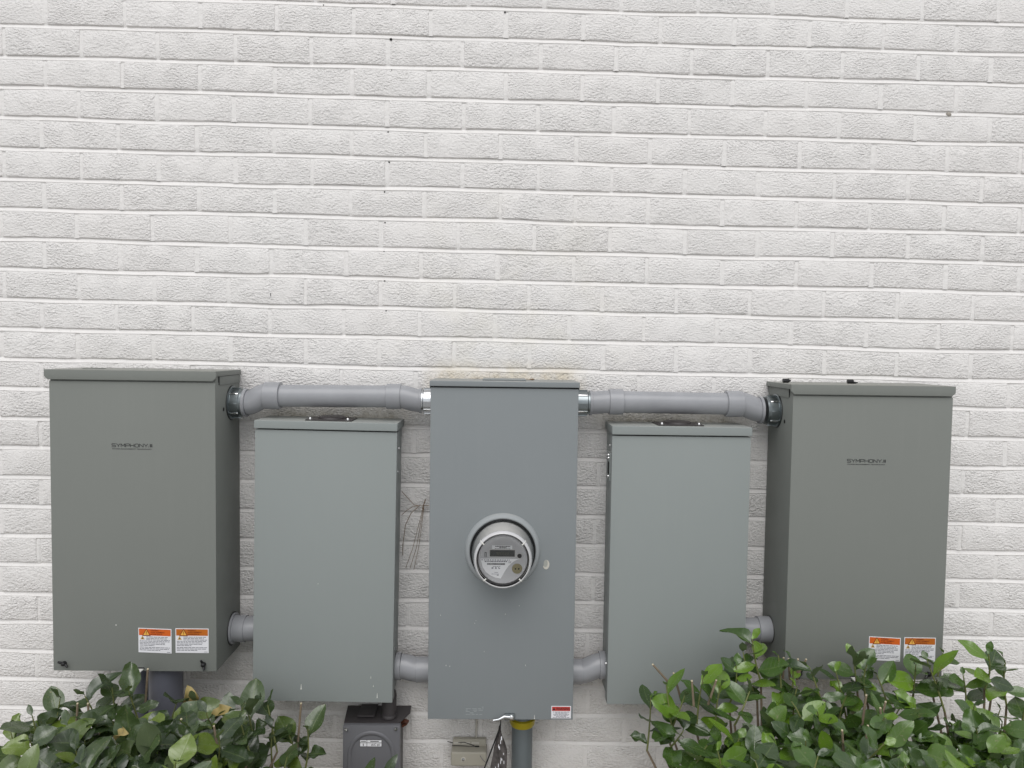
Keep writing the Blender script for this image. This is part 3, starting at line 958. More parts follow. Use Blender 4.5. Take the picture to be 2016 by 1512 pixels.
# bright draw latch at the bottom edge
lt = obj('latch', boxbm(0.022, 0.049, -DC - 0.006, -DC - 0.0005, 0.5475, 0.5645, 0.0025), MT['zinc_dark'], cab_c)
lb = B(); tube(lb, [(0.040, -DC - 0.008, 0.5560), (0.022, -DC - 0.009, 0.5580), (0.008, -DC - 0.011, 0.5515), (-0.0065, -DC - 0.012, 0.5492)], [0.0045, 0.0045, 0.0032, 0.0028], 12)
for v in lb.verts: v.co.y = -DC - 0.009 + (v.co.y + DC + 0.009) * 0.6
obj('lever', lb, MT['zinc'], lt)
lb = B(); lathe(lb, [(0.0, 0.0062), (-0.004, 0.0062), (-0.0055, 0.004), (-0.0058, 0.0)], (0.0405, -DC - 0.006, 0.5562), 'Y', 20)
obj('rivet', lb, MT['steel'], lt)

# ------------------------------------------------------------------ electric meter
met = thing('electric_meter', (MX, -DC, MZ), 'round electric meter with clear cover and grey dial on the middle cabinet', 'meter')
def L(prof, mat, name, parent=met, seg=72, dx=0.0, dz=0.0):
    b = B(); lathe(b, [(-a, r) for a, r in prof], (MX + dx, -DC, MZ + dz), 'Y', seg)
    return obj(name, b, mat, parent)
L([(0.002, 0.0826), (0.0075, 0.0826), (0.0085, 0.0800), (0.0085, 0.076)], MT['black'], 'gasket')
L([(0.002, 0.0745), (0.030, 0.0735), (0.058, 0.0690), (0.072, 0.0650), (0.076, 0.0610), (0.078, 0.0575), (0.078, 0.0)], MT['meter_side'], 'housing')
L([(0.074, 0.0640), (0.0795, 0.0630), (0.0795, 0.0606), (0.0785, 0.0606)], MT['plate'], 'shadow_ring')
face = L([(0.0800, 0.0598), (0.0815, 0.0585), (0.0815, 0.0572), (0.0802, 0.0562), (0.0802, 0.0)], MT['meter'], 'dial_face')
FY = -DC - 0.0802
def fpoly(name, pts, mat, lift, parent=face):
    b = B(); b.faces.new([b.verts.new((MX + x, FY - lift, MZ + z)) for x, z in pts])
    bmesh.ops.recalc_face_normals(b, faces=b.faces[:])
    for f in b.faces:
        if f.normal.y > 0: f.normal_flip()
    return obj(name, b, mat, parent, smooth=False)
fpoly('data_plate', [(-0.0545, 0.0017), (0.0437, 0.002), (0.036, 0.0002), (0.027, -0.0045), (0.020, -0.0100), (0.0134, -0.0168), (0.0080, -0.0245), (0.0034, -0.0325), (-0.0045, -0.047), (-0.018, -0.0450), (-0.030, -0.0395), (-0.041, -0.0310), (-0.049, -0.0190)], plain('bright_plate', (0.95, 0.95, 0.96), 0.4, var=0.02), 0.0004)
b = B(); box(b, MX - 0.0335, MX + 0.0305, FY - 0.0012, FY - 0.0001, MZ + 0.0058, MZ + 0.0250, 0.0004)
bez = obj('display_bezel', b, MT['meter_side'], face)
fpoly('display', [(-0.0318, 0.0073), (0.0290, 0.0073), (0.0290, 0.0235), (-0.0318, 0.0235)], MT['lcd'], 0.0016, bez)
seg_b = B()
rr = random.Random(3)
for i in range(8):
    x = MX - 0.016 + i * 0.0040
    quad(seg_b, x, x + 0.0026, FY - 0.0018, MZ + 0.0110, MZ + 0.0118)
    quad(seg_b, x, x + 0.0026, FY - 0.0018, MZ + 0.0145, MZ + 0.0153)
    quad(seg_b, x + 0.0020, x + 0.0028, FY - 0.0018, MZ + 0.0110, MZ + 0.0180)
    quad(seg_b, x, x + 0.0026, FY - 0.0018, MZ + 0.0175, MZ + 0.0183)
obj('display_digits', seg_b, plain('lcd_segment', (0.085, 0.085, 0.055), 0.4), bez, smooth=False)
b = B(); box(b, MX - 0.0265, MX + 0.0225, FY - 0.0005, FY, MZ + 0.0252, MZ + 0.0345)
top = obj('name_plate', b, MT['plate_white'], face, smooth=False)
q = B()
for z, a, bb, h in ((0.0312, -0.019, 0.0175, 0.0020), (0.0282, -0.009, 0.0085, 0.0018), (0.0258, -0.020, 0.0180, 0.0010)):
    x = a
    while x < bb - 0.001:
        e = min(bb, x + rr.uniform(0.002, 0.005)); quad(q, MX + x, MX + e, FY - 0.0007, MZ + z, MZ + z + h); x = e + 0.0006
obj('fine_print', q, MT['ink'], top, smooth=False)
q = B()
for z, a, bb, h, gap in ((-0.0022, -0.052, 0.017, 0.0018, 0.0022), (-0.0062, -0.044, 0.012, 0.0026, 0.0012), (-0.0180, -0.024, -0.006, 0.0010, 0.0006), (-0.0208, -0.027, -0.006, 0.0016, 0.004), (-0.0232, -0.027, -0.006, 0.0016, 0.004), (-0.0325, -0.020, -0.011, 0.0010, 0.0004), (-0.0365, -0.027, -0.008, 0.0010, 0.0004), (-0.0395, -0.014, -0.008, 0.0016, 0.0006), (-0.0062, 0.014, 0.022, 0.0010, 0.0006), (-0.0085, 0.014, 0.020, 0.0010, 0.0006)):
    x = a
    while x < bb - 0.001:
        e = min(bb, x + rr.uniform(0.0018, 0.0045)); quad(q, MX + x, MX + e, FY - 0.0007, MZ + z, MZ + z + h); x = e + gap
obj('fine_print', q, MT['ink2'], face, smooth=False)
q = B()
x = -0.038
while x < 0.0055:
    e = x + rr.choice((0.0004, 0.0008, 0.0012)); quad(q, MX + x, MX + e, FY - 0.0007, MZ - 0.0136, MZ - 0.0090); x = e + rr.choice((0.0003, 0.0005))
obj('barcode', q, MT['ink'], face, smooth=False)
b = B()
for dx in (-0.0023, 0.0011): box(b, MX - 0.0420 + dx, MX - 0.0420 + dx + 0.0012, FY - 0.0008, FY, MZ + 0.0060, MZ + 0.0160)
box(b, MX - 0.0443, MX - 0.0397, FY - 0.0008, FY, MZ + 0.0160, MZ + 0.0172)
obj('test_marks', b, MT['ink'], face, smooth=False)
L([(0.0800, 0.0074), (0.0822, 0.0070), (0.0826, 0.0056)], MT['meter_side'], 'button_ring', face, 24, 0.0405, 0.0095)
L([(0.0800, 0.0056), (0.0835, 0.0052), (0.0842, 0.0)], MT['black'], 'button', face, 24, 0.0405, 0.0095)
L([(0.0800, 0.0128), (0.0815, 0.0122), (0.0818, 0.0100), (0.0810, 0.0)], MT['brass'], 'optical_port', face, 28, 0.0350, -0.0225)
q = B()
for dx in (-0.004, 0.004): disc_y(q, MX + 0.035 + dx, FY - 0.0022, MZ - 0.0225, 0.0020, 10)
obj('port_hole', q, MT['gap'], face)
L([(0.0085, 0.0808), (0.012, 0.0800), (0.020, 0.0785), (0.040, 0.0765), (0.062, 0.0725), (0.0700, 0.0705), (0.0760, 0.0700), (0.0860, 0.0680), (0.0900, 0.0655), (0.0912, 0.0620), (0.0905, 0.0600), (0.0895, 0.0580), (0.0900, 0.0)], MT['clear'], 'cover')
L([(0.0780, 0.0704), (0.0800, 0.0711), (0.0840, 0.0706), (0.0885, 0.0688), (0.0908, 0.0662), (0.0905, 0.0648)], plain('frosted_rim', (0.62, 0.62, 0.63), 0.10, var=0.03, spec=1.0), 'cover_rim')
for a in (40, 140, 228, 312):
    t_ = math.radians(a)
    b = B(); c0 = Vector((MX + 0.0665 * math.cos(t_), -DC - 0.0895, MZ + 0.0665 * math.sin(t_)))
    tube(b, [c0 + Vector((0.0045 * math.cos(t_), 0.010, 0.0045 * math.sin(t_))), c0 + Vector((0, -0.0015, 0)), c0 - Vector((0.0065 * math.cos(t_), 0.001, 0.0065 * math.sin(t_)))], 0.0017, 8)
    obj('cover_clip', b, MT['speck'], met)

# ------------------------------------------------------------------ conduits
YC = -0.060
R2, RC = 0.0300, 0.0345
def ring_conn(parent, x, z, sgn, mat, w=0.026, r=0.0385):
    """threaded metal hub with ribs on a cabinet side, growing in direction sgn"""
    b = B(); lathe(b, [(0.0005 * sgn, 0.0), (0.0005 * sgn, r + 0.0058), (0.0035 * sgn, r + 0.0058), (0.0045 * sgn, r + 0.0040), (0.0045 * sgn, r), (w * sgn, r), ((w + 0.002) * sgn, r - 0.002), ((w + 0.0065) * sgn, r - 0.002), ((w + 0.0065) * sgn, 0.0)], (x, YC, z), 'X', 48)
    c = obj('hub_connector', b, mat, parent)
    for k in range(9):
        a = 2 * PI * (k + 0.25) / 9
        bx = B()
        box(bx, min(0.0046 * sgn, w * sgn), max(0.0046 * sgn, w * sgn), -0.0020, 0.0020, r - 0.0012, r + 0.0026, 0.0006)
        bmesh.ops.rotate(bx, verts=bx.verts, cent=(0, 0, 0), matrix=Matrix.Rotation(a, 3, 'X'))
        bmesh.ops.translate(bx, verts=bx.verts, vec=(x, YC, z))
        obj('rib', bx, MT['steel'] if k % 2 else mat, c)
    sb = B(); lathe(sb, [(0.0002 * sgn, r + 0.0058), (0.0002 * sgn, r + 0.0072), (0.0011 * sgn, r + 0.0070), (0.0011 * sgn, r + 0.0056)], (x, YC, z), 'X', 48)
    obj('sealing_washer', sb, MT['black'], c)

def sleeve(parent, x0, x1, z, r, name='coupling', mat='pvc', dz=0.0):
    b = B()
    n = 40
    pr = [(x0, r - 0.0040), (x0, r - 0.0006), (x0 + 0.0006, r), (x1 - 0.0006, r), (x1, r - 0.0006), (x1, r - 0.0040), (x1, 0.0)]
    lathe(b, [(p[0] - x0, p[1]) for p in [(x0, 0.0)] + pr], (x0, YC, z), 'X', n)
    if dz:
        for v in b.verts: v.co.z += dz * (v.co.x - x0) / (x1 - x0)
    return obj(name, b, MT[mat], parent)

def offset_bend(parent, x0, za, x1, zb, r, mat='pvc'):
    pts, rad = [], []
    for i in range(15):
        t = i / 14
        s = t * t * (3 - 2 * t)
        pts.append((x0 + (x1 - x0) * t, YC, za + (zb - za) * s)); rad.append(r)
    return obj('offset_bend', tube(B(), pts, rad, 32), MT[mat], parent)

def weld_band(parent, x, z, r, w=0.004):
    sleeve(parent, x - w / 2, x + w / 2, z, r, 'lip')

c1 = thing('conduit', (-0.706, YC, 1.347), 'grey plastic conduit joining the leftmost cabinet to the top of the metered cabinet', 'conduit', 'plastic conduits between the cabinets')
ring_conn(c1, -0.7062, 1.3472, 1, MT['zinc_dark'])
sleeve(c1, -0.6735, -0.6655, 1.3472, 0.0375, 'lip')
offset_bend(c1, -0.6660, 1.3472, -0.6150, 1.3672, 0.0318)
sleeve(c1, -0.6190, -0.5780, 1.3672, RC + 0.0014)
obj('pipe', tube(B(), [(-0.5800 + 0.285 * i / 12, YC, 1.3672 + 0.0018 * i / 12) for i in range(13)], R2 - 0.0006, 40), MT['pvc'], c1)
sleeve(c1, -0.2985, -0.2610, 1.3690, 0.0336)
offset_bend(c1, -0.2650, 1.3690, -0.2100, 1.3588, 0.0308)
sleeve(c1, -0.2125, -0.2060, 1.3588, 0.0335, 'lip')
ring_conn(c1, -0.1700, 1.3588, -1, MT['zinc'], 0.030, 0.0325)

c2 = thing('conduit', (0.20, YC, 1.358), 'grey plastic conduit joining the metered cabinet to the rightmost cabinet near the top', 'conduit', 'plastic conduits between the cabinets')
ring_conn(c2, 0.1950, 1.3586, 1, MT['zinc_dark'], 0.036, 0.0325)
sleeve(c2, 0.2375, 0.2440, 1.3588, 0.0335, 'lip')
offset_bend(c2, 0.2420, 1.3588, 0.2930, 1.3622, 0.0305)
sleeve(c2, 0.2895, 0.3260, 1.3624, 0.0342)
obj('pipe', tube(B(), [(0.3250 + 0.278 * i / 12, YC, 1.3624 - 0.0016 * i / 12) for i in range(13)], R2 - 0.0008, 40), MT['pvc'], c2)
sleeve(c2, 0.6010, 0.6440, 1.3608, RC + 0.0004)
offset_bend(c2, 0.6400, 1.3608, 0.6960, 1.3450, 0.0318)
sleeve(c2, 0.6905, 0.6975, 1.3450, 0.0365, 'lip')
ring_conn(c2, 0.7378, 1.3446, -1, MT['zinc_dark'])

c3 = thing('conduit', (-0.706, YC, 0.742), 'short grey conduit stub between the leftmost cabinet and the plain one beside it', 'conduit', 'plastic conduits between the cabinets')
sleeve(c3, -0.7060, -0.7000, 0.7418, 0.0410, 'lip')
sleeve(c3, -0.7010, -0.6700, 0.7418, 0.0350)
sleeve(c3, -0.6710, -0.6220, 0.7418, 0.0325, 'pipe')
sb = B(); lathe(sb, [(0.0002, 0.0410), (0.0002, 0.0440), (0.0014, 0.0436), (0.0014, 0.0405)], (-0.7062, YC, 0.7418), 'X', 48)
obj('sealing_washer', sb, MT['black'], c3)

c4 = thing('conduit', (-0.262, YC, 0.641), 'short bent grey conduit low on the left side of the metered cabinet', 'conduit', 'plastic conduits between the cabinets')
sleeve(c4, -0.2700, -0.2560, 0.6420, 0.0360, 'lip')
offset_bend(c4, -0.2560, 0.6420, -0.2110, 0.6335, 0.0322)
sleeve(c4, -0.2140, -0.1700, 0.6332, 0.0335)

c5 = thing('conduit', (0.195, YC, 0.630), 'short grey conduit rising from the lower right side of the metered cabinet', 'conduit', 'plastic conduits between the cabinets')
sleeve(c5, 0.1940, 0.2290, 0.6303, 0.0332)
offset_bend(c5, 0.2260, 0.6303, 0.2830, 0.6485, 0.0315)
sleeve(c5, 0.2770, 0.2960, 0.6488, 0.0365, 'lip')

c6 = thing('conduit', (0.646, YC, 0.751), 'short grey conduit stub with a wide collar under leaves beside the rightmost cabinet', 'conduit', 'plastic conduits between the cabinets')
sleeve(c6, 0.6440, 0.7060, 0.7512, 0.0300, 'pipe')
sleeve(c6, 0.7035, 0.7372, 0.7508, 0.0345, 'coupling')
sb = B(); lathe(sb, [(0.0, 0.0345), (0.0, 0.0362), (-0.0014, 0.0358), (-0.0014, 0.0345)], (0.7378, YC, 0.7508), 'X', 48)
obj('sealing_washer', sb, MT['black'], c6)

def riser(x, y, z1, r, mat, label, collar=None):
    t = thing('conduit_riser', (x, y, 0), label, 'conduit', 'conduits rising from the ground')
    obj('pipe', tube(B(), [(x, y, z1 * i / 10 - 0.03 * (i == 0)) for i in range(11)], r, 36), MT[mat], t)
    b = B(); lathe(b, [(-0.055, r), (-0.055, r + 0.004), (-0.004, r + 0.004), (-0.001, r + 0.002)], (x, y, z1), 'Z', 36)
    if collar:
        b.free()
        b = B(); lathe(b, [(-0.022, r - 0.002), (-0.0215, r + 0.0025), (-0.016, r + 0.0055), (-0.002, r + 0.0070), (0.0, r)], (x, y, 0.5100), 'Z', 36)
        obj('bushing', b, MT[collar], t)
    return t
riser(-0.8605, -0.115, 0.6745, 0.0415, 'pvc_dark', 'wide slate-grey conduit under the leftmost cabinet, nearer the viewer')
riser(-0.9420, -0.062, 0.6745, 0.0300, 'pvc_dark', 'narrower dark conduit under the leftmost cabinet, close to the wall')
riser(0.0718, -0.070, 0.5473, 0.0280, 'pvc_green', 'slate-grey conduit with a yellow bushing under the metered cabinet', 'yellow')

# ------------------------------------------------------------------ small air conditioner disconnect box
ac = thing('disconnect_box', (-0.328, 0, 0.30), 'small charcoal box with a handwritten label under the plain left cabinet', 'electrical box')
AY = -0.100
obj('body', boxbm(-0.4010, -0.2570, AY + 0.016, -0.003, 0.295, 0.4925, 0.002), MT['acdark'], ac)
cov = obj('cover', boxbm(-0.4040, -0.2530, AY, AY + 0.020, 0.285, 0.4985, 0.0030), MT['acgrey'], ac)
rg = B()
pts = []
for i in range(25):
    a = PI * i / 24
    pts.append((-0.3285 - 0.058 * math.cos(a), AY + 0.0005, 0.408 + 0.070 * math.sin(a) ** 0.8))
pts = [(-0.3865, AY + 0.0005, 0.30)] + pts + [(-0.2705, AY + 0.0005, 0.30)]
tube(rg, pts, 0.0058, 12)
for v in rg.verts: v.co.y = AY + (v.co.y - AY) * 0.55
obj('raised_arch', rg, MT['acgrey'], cov)
for x, z in ((-0.3945, 0.4885), (-0.2640, 0.4905)):
    b = B(); lathe(b, [(0.0, 0.0048), (-0.003, 0.0048), (-0.0048, 0.0034), (-0.0052, 0.0)], (x, AY, z), 'Y', 18)
    obj('screw', b, MT['steel'], cov)
lb = obj('paper_label', boxbm(-0.3590, -0.3005, AY - 0.0008, AY + 0.0005, 0.4412, 0.4606), MT['ink'], cov, smooth=False)
q = B()
for a, b_, c, d_ in ((-0.3580, -0.3406, 0.4527, 0.4596), (-0.3580, -0.3406, 0.4422, 0.4513), (-0.3394, -0.3015, 0.4527, 0.4596), (-0.3394, -0.3015, 0.4422, 0.4513)):
    quad(q, a, b_, AY - 0.0011, c, d_)
obj('label_field', q, MT['white'], lb, smooth=False)
q = text_bm('A/C #1', -0.3290, -0.3060, 0.4432, 0.4500, AY - 0.0014, bold=0.01)
merge(q, text_bm('1', -0.3505, -0.3485, 0.4435, 0.4498, AY - 0.0014, bold=0.01))
quad(q, -0.3310, -0.3085, AY - 0.0014, 0.4552, 0.4572); quad(q, -0.3560, -0.3425, AY - 0.0014, 0.4550, 0.4566)
obj('handwriting', q, MT['ink'], lb, smooth=False)
# folded rain hood behind the cover, one corner sticking out
hd = B()
def sheet(bm, pts, th=0.0016):
    a = [bm.verts.new(p) for p in pts]; b = [bm.verts.new((p[0], p[1], p[2] - th)) for p in pts]
    n = len(pts)
    bm.faces.new(a); bm.faces.new(b[::-1])
    for i in range(n): bm.faces.new((a[i], b[i], b[(i + 1) % n], a[(i + 1) % n]))
    bmesh.ops.recalc_face_normals(bm, faces=bm.faces[:])
sheet(hd, [(-0.4035, AY + 0.012, 0.5000), (-0.2560, AY + 0.012, 0.5005), (-0.2330, -0.040, 0.5040), (-0.2345, -0.004, 0.5060), (-0.4100, -0.004, 0.5050)])
obj('rain_hood', hd, MT['acdark'], ac, smooth=False)
obj('hood_strap', boxbm(-0.372, -0.326, -0.070, -0.004, 0.5062, 0.5100, 0.0008), MT['acdark'], ac)
w_ = B(); tube(w_, [(-0.2570, -0.045, 0.480), (-0.248, -0.050, 0.487), (-0.241, -0.040, 0.480), (-0.246, -0.030, 0.468), (-0.257, -0.030, 0.462)], 0.0048, 10)
obj('wire_loop', w_, MT['rust'], ac)
nip = thing('conduit_nipple', (-0.2875, YC, 0.503), 'dark round connector between the plain left cabinet and the small charcoal box', 'connector')
b = B(); lathe(b, [(0.0, 0.0), (0.0, 0.0205), (0.004, 0.0210), (0.008, 0.0190), (0.010, 0.0195), (0.052, 0.0195), (0.060, 0.0170), (0.062, 0.0150), (0.073, 0.0150)], (-0.2875, YC, 0.5035), 'Z', 32)
obj('sleeve', b, MT['acdark'], nip)
b = B(); lathe(b, [(0.055, 0.0175), (0.056, 0.0200), (0.062, 0.0195), (0.0705, 0.0165), (0.0705, 0.0)], (-0.2875, YC, 0.5035), 'Z', 32)
obj('locknut', b, MT['acdark'], nip)

# ------------------------------------------------------------------ beige network box with cable
tb = thing('telephone_box', (-0.072, 0, 0.34), 'beige plastic telephone junction box with one screw below the metered cabinet', 'junction box')
cv = obj('cover', boxbm(-0.1205, -0.0235, -0.050, -0.003, 0.3605, 0.3990, 0.0040, 3), MT['beige'], tb)
bp = obj('back_plate', boxbm(-0.1180, -0.0260, -0.016, -0.003, 0.3640, 0.4180, 0.002), MT['beige'], tb)
for xa, xb in ((-0.116, -0.098), (-0.093, -0.070), (-0.066, -0.045)):
    obj('notch', boxbm(xa, xb, -0.0168, -0.006, 0.4040, 0.4100, 0.0006), MT['cream'], bp)
b = B(); lathe(b, [(0.0, 0.0068), (-0.0012, 0.0064), (-0.0012, 0.0)], (-0.0870, -0.050, 0.3795), 'Y', 22); obj('screw_boss', b, MT['cream'], cv)
b = B(); lathe(b, [(-0.001, 0.0042), (-0.0030, 0.0038), (-0.0036, 0.0)], (-0.0870, -0.050, 0.3795), 'Y', 18); obj('screw', b, MT['zinc'], cv)
cab = thing('cable', (-0.053, -0.006, 0.40), 'thin cream cable running down the wall to the beige junction box', 'cable')
obj('cable_jacket', tube(B(), [(-0.0535 + 0.0006 * math.sin(i), -0.005, 0.80 - 0.039 * i) for i in range(11)], 0.0026, 10), MT['cream'], cab)
wi = thing('loose_wire', (-0.085, -0.02, 0.405), 'thin black wires lying across the top of the beige junction box', 'wire')
obj('wire', tube(B(), [(-0.1330, -0.010, 0.4080), (-0.118, -0.014, 0.4060), (-0.102, -0.016, 0.4085), (-0.086, -0.017, 0.4095), (-0.070, -0.017, 0.4045), (-0.054, -0.019, 0.3985), (-0.046, -0.018, 0.3990)], 0.0011, 8), MT['black'], wi)
obj('wire', tube(B(), [(-0.120, -0.020, 0.4020), (-0.100, -0.019, 0.4010), (-0.080, -0.019, 0.4000), (-0.058, -0.020, 0.3985)], 0.0009, 8), MT['black'], wi)
obj('connector', boxbm(-0.056, -0.044, -0.023, -0.014, 0.3945, 0.4000, 0.0015), MT['black'], wi)
obj('wire', tube(B(), [(-0.046, -0.020, 0.396), (-0.040, -0.054, 0.390), (-0.033, -0.056, 0.381), (-0.026, -0.054, 0.374)], 0.0007, 8), MT['ink2'], wi)

# ------------------------------------------------------------------ tag on the latch
tg = thing('hanging_tag', (0.011, -0.166, 0.545), 'crumpled dark printed tag hanging from the latch of the metered cabinet', 'tag')
obj('cord', tube(B(), [(0.013, -0.170, 0.5520), (0.0125, -0.173, 0.5420), (0.0108, -0.172, 0.5345), (0.0106, -0.170, 0.5260)], [0.0012, 0.0016, 0.0030, 0.0034], 10), MT['black'], tg)
obj('edge_rod', tube(B(), [(0.0105, -0.171, 0.5280), (-0.004, -0.173, 0.4900), (-0.034, -0.178, 0.4100), (-0.050, -0.180, 0.372)], [0.0026, 0.0019, 0.0019, 0.0019], 10), MT['black'], tg)
sh = B()
rows = [(0.5330, 0.0095, 0.0130), (0.5180, 0.0085, 0.0170), (0.5000, 0.0030, 0.0245), (0.4800, -0.0030, 0.0300), (0.4600, -0.0060, 0.0305), (0.4400, -0.0100, 0.0300), (0.4200, -0.0130, 0.0285), (0.3800, -0.0180, 0.0260)]
pv = None
for z, xa, xb in rows:
    r_ = []
    for i in range(9):
        t = i / 8
        r_.append(sh.verts.new((xa + (xb - xa) * t, -0.168 - 0.006 * math.sin(t * 9 + z * 60) * (0.55 - (z - 0.45)) - 0.012 * t, z)))
    if pv:
        for i in range(8): sh.faces.new((pv[i], r_[i], r_[i + 1], pv[i + 1]))
    pv = r_
bmesh.ops.solidify(sh, geom=sh.faces[:], thickness=0.0005)
film = obj('film', sh, MT['bag'], tg)
q = B()
rr = random.Random(11)
for k in range(26):
    z = rr.uniform(0.40, 0.515)
    t = rr.uniform(0.1, 0.9)
    row = min(rows, key=lambda r: abs(r[0] - z))
    x = row[1] + (row[2] - row[1]) * t
    box(q, x - 0.0008, x + 0.0008, -0.1855 - 0.006 * t, -0.1840 - 0.006 * t, z - rr.uniform(0.001, 0.006), z + rr.uniform(0.001, 0.006))
obj('print', q, MT['white'], film, smooth=False)

# ------------------------------------------------------------------ black caps on the right cabinet
def cap(x, y, lab, tipn):
    t = thing('plastic_cap', (x, y, 1.4198), lab, 'cap', 'black caps left on the rightmost cabinet')
    b = B(); lathe(b, [(-0.0105, 0.0), (-0.0105, 0.0048), (-0.0095, 0.0056), (0.0040, 0.0056), (0.0048, 0.0050), (0.0052, 0.0)], (x, y, 1.4256), 'X', 20)
    o = obj('barrel', b, MT['black'], t)
    b = B()
    if tipn == 0:
        lathe(b, [(0.005, 0.0044), (0.0105, 0.0016), (0.0115, 0.0)], (x, y, 1.4256), 'X', 16)
    else:
        box(b, x + 0.004, x + 0.011, y - 0.0045, y + 0.0045, 1.4201, 1.4252, 0.001)
        lathe(b, [(0.010, 0.0028), (0.0175, 0.0010), (0.018, 0.0)], (x, y, 1.4228), 'X', 14)
    obj('tip', b, MT['black'], t)
cap(0.7540, -0.085, 'black plastic cap near the left end of the rightmost lid', 0)
cap(0.9250, -0.085, 'black plastic cap with a forked tip near the middle of the rightmost lid', 1)

# ------------------------------------------------------------------ dry pine needles caught in the gap
dn = thing('dry_twig', (-0.21, -0.012, 1.06), 'dry brown pine needles caught in the gap left of the metered cabinet', 'twig')
YN = -0.010
for pts, r in (([(-0.190, YN, 1.0690), (-0.210, YN - 0.003, 1.0675), (-0.2297, YN, 1.0690), (-0.245, YN, 1.0850), (-0.2640, YN, 1.1060)], 0.0011),
               ([(-0.215, YN - 0.002, 1.0685), (-0.235, YN - 0.004, 1.0650), (-0.2500, YN, 1.0540), (-0.2640, YN, 1.0420)], 0.0010),
               ([(-0.218, YN - 0.004, 1.0660), (-0.238, YN - 0.008, 1.0480), (-0.253, YN - 0.006, 1.0150), (-0.2600, YN - 0.004, 0.960), (-0.2605, YN, 0.930)], 0.0012),
               ([(-0.1990, YN - 0.006, 1.0860), (-0.2035, YN - 0.006, 1.0720), (-0.2070, YN - 0.006, 1.060)], 0.0018),
               ([(-0.2050, YN - 0.006, 1.0650), (-0.2180, YN - 0.010, 1.010), (-0.2330, YN - 0.008, 0.950), (-0.2520, YN, 0.895)], 0.0009),
               ([(-0.2040, YN - 0.007, 1.0640), (-0.2130, YN - 0.012, 1.010), (-0.2220, YN - 0.010, 0.955), (-0.2400, YN, 0.895)], 0.0009),
               ([(-0.2030, YN - 0.006, 1.0640), (-0.2090, YN - 0.009, 1.010), (-0.2170, YN - 0.009, 0.950), (-0.2300, YN, 0.890)], 0.0008)):
    obj('needle', tube(B(), pts, r * 0.75, 6), MT['dry'], dn)

# ------------------------------------------------------------------ shrubs
def leaf_mesh(name, Ln, Wd, curl, fold, wave, seed, mat, nl=9, nw=4):
    """leaf lying along +Y, upper side +Z, base at the origin"""
    me = bpy.data.meshes.new(name)
    vs, fs, uvs = [], [], []
    for i in range(nl + 1):
        t = i / nl
        tt = 0.10 + 0.90 * t
        if t < 0.12: wv = 0.0016 + (t / 0.12) ** 1.5 * Wd * 0.10
        else:
            s = (t - 0.12) / 0.88
            wv = Wd * 0.5 * (math.sin(PI * min(1.0, s ** 0.82)) ** 0.62) * (1 - 0.10 * s) + Wd * 0.02 * (1 - s)
        if i == nl: wv = 0.0004
        for j in range(nw + 1):
            u = j / nw * 2 - 1
            x = u * wv
            y = Ln * (t - 0.06 * curl * t * t)
            z = -curl * Ln * 0.42 * t * t + fold * abs(x) * 0.8 + wave * 0.006 * math.sin(t * 11 + seed + (1.7 if u > 0 else 0)) * abs(u) ** 1.5 + 0.0015 * math.sin(seed * 3 + t * 5)
            vs.append((x, y, z)); uvs.append((j / nw, t))
    k = nw + 1
    for i in range(nl):
        for j in range(nw):
            fs.append((i * k + j, i * k + j + 1, (i + 1) * k + j + 1, (i + 1) * k + j))
    me.from_pydata(vs, [], fs)
    ul = me.uv_layers.new(name='UVMap')
    for lp in me.loops:
        ul.data[lp.index].uv = uvs[lp.vertex_index]
    me.polygons.foreach_set('use_smooth', [True] * len(me.polygons))
    me.materials.append(mat)
    me.update()
    return me

def frame_to(d, n):
    d = d.normalized()
    n = (n - d * n.dot(d))
    if n.length < 1e-4: n = d.orthogonal()
    n.normalize()
    x = d.cross(n)
    return Matrix((x, d, n)).transposed()

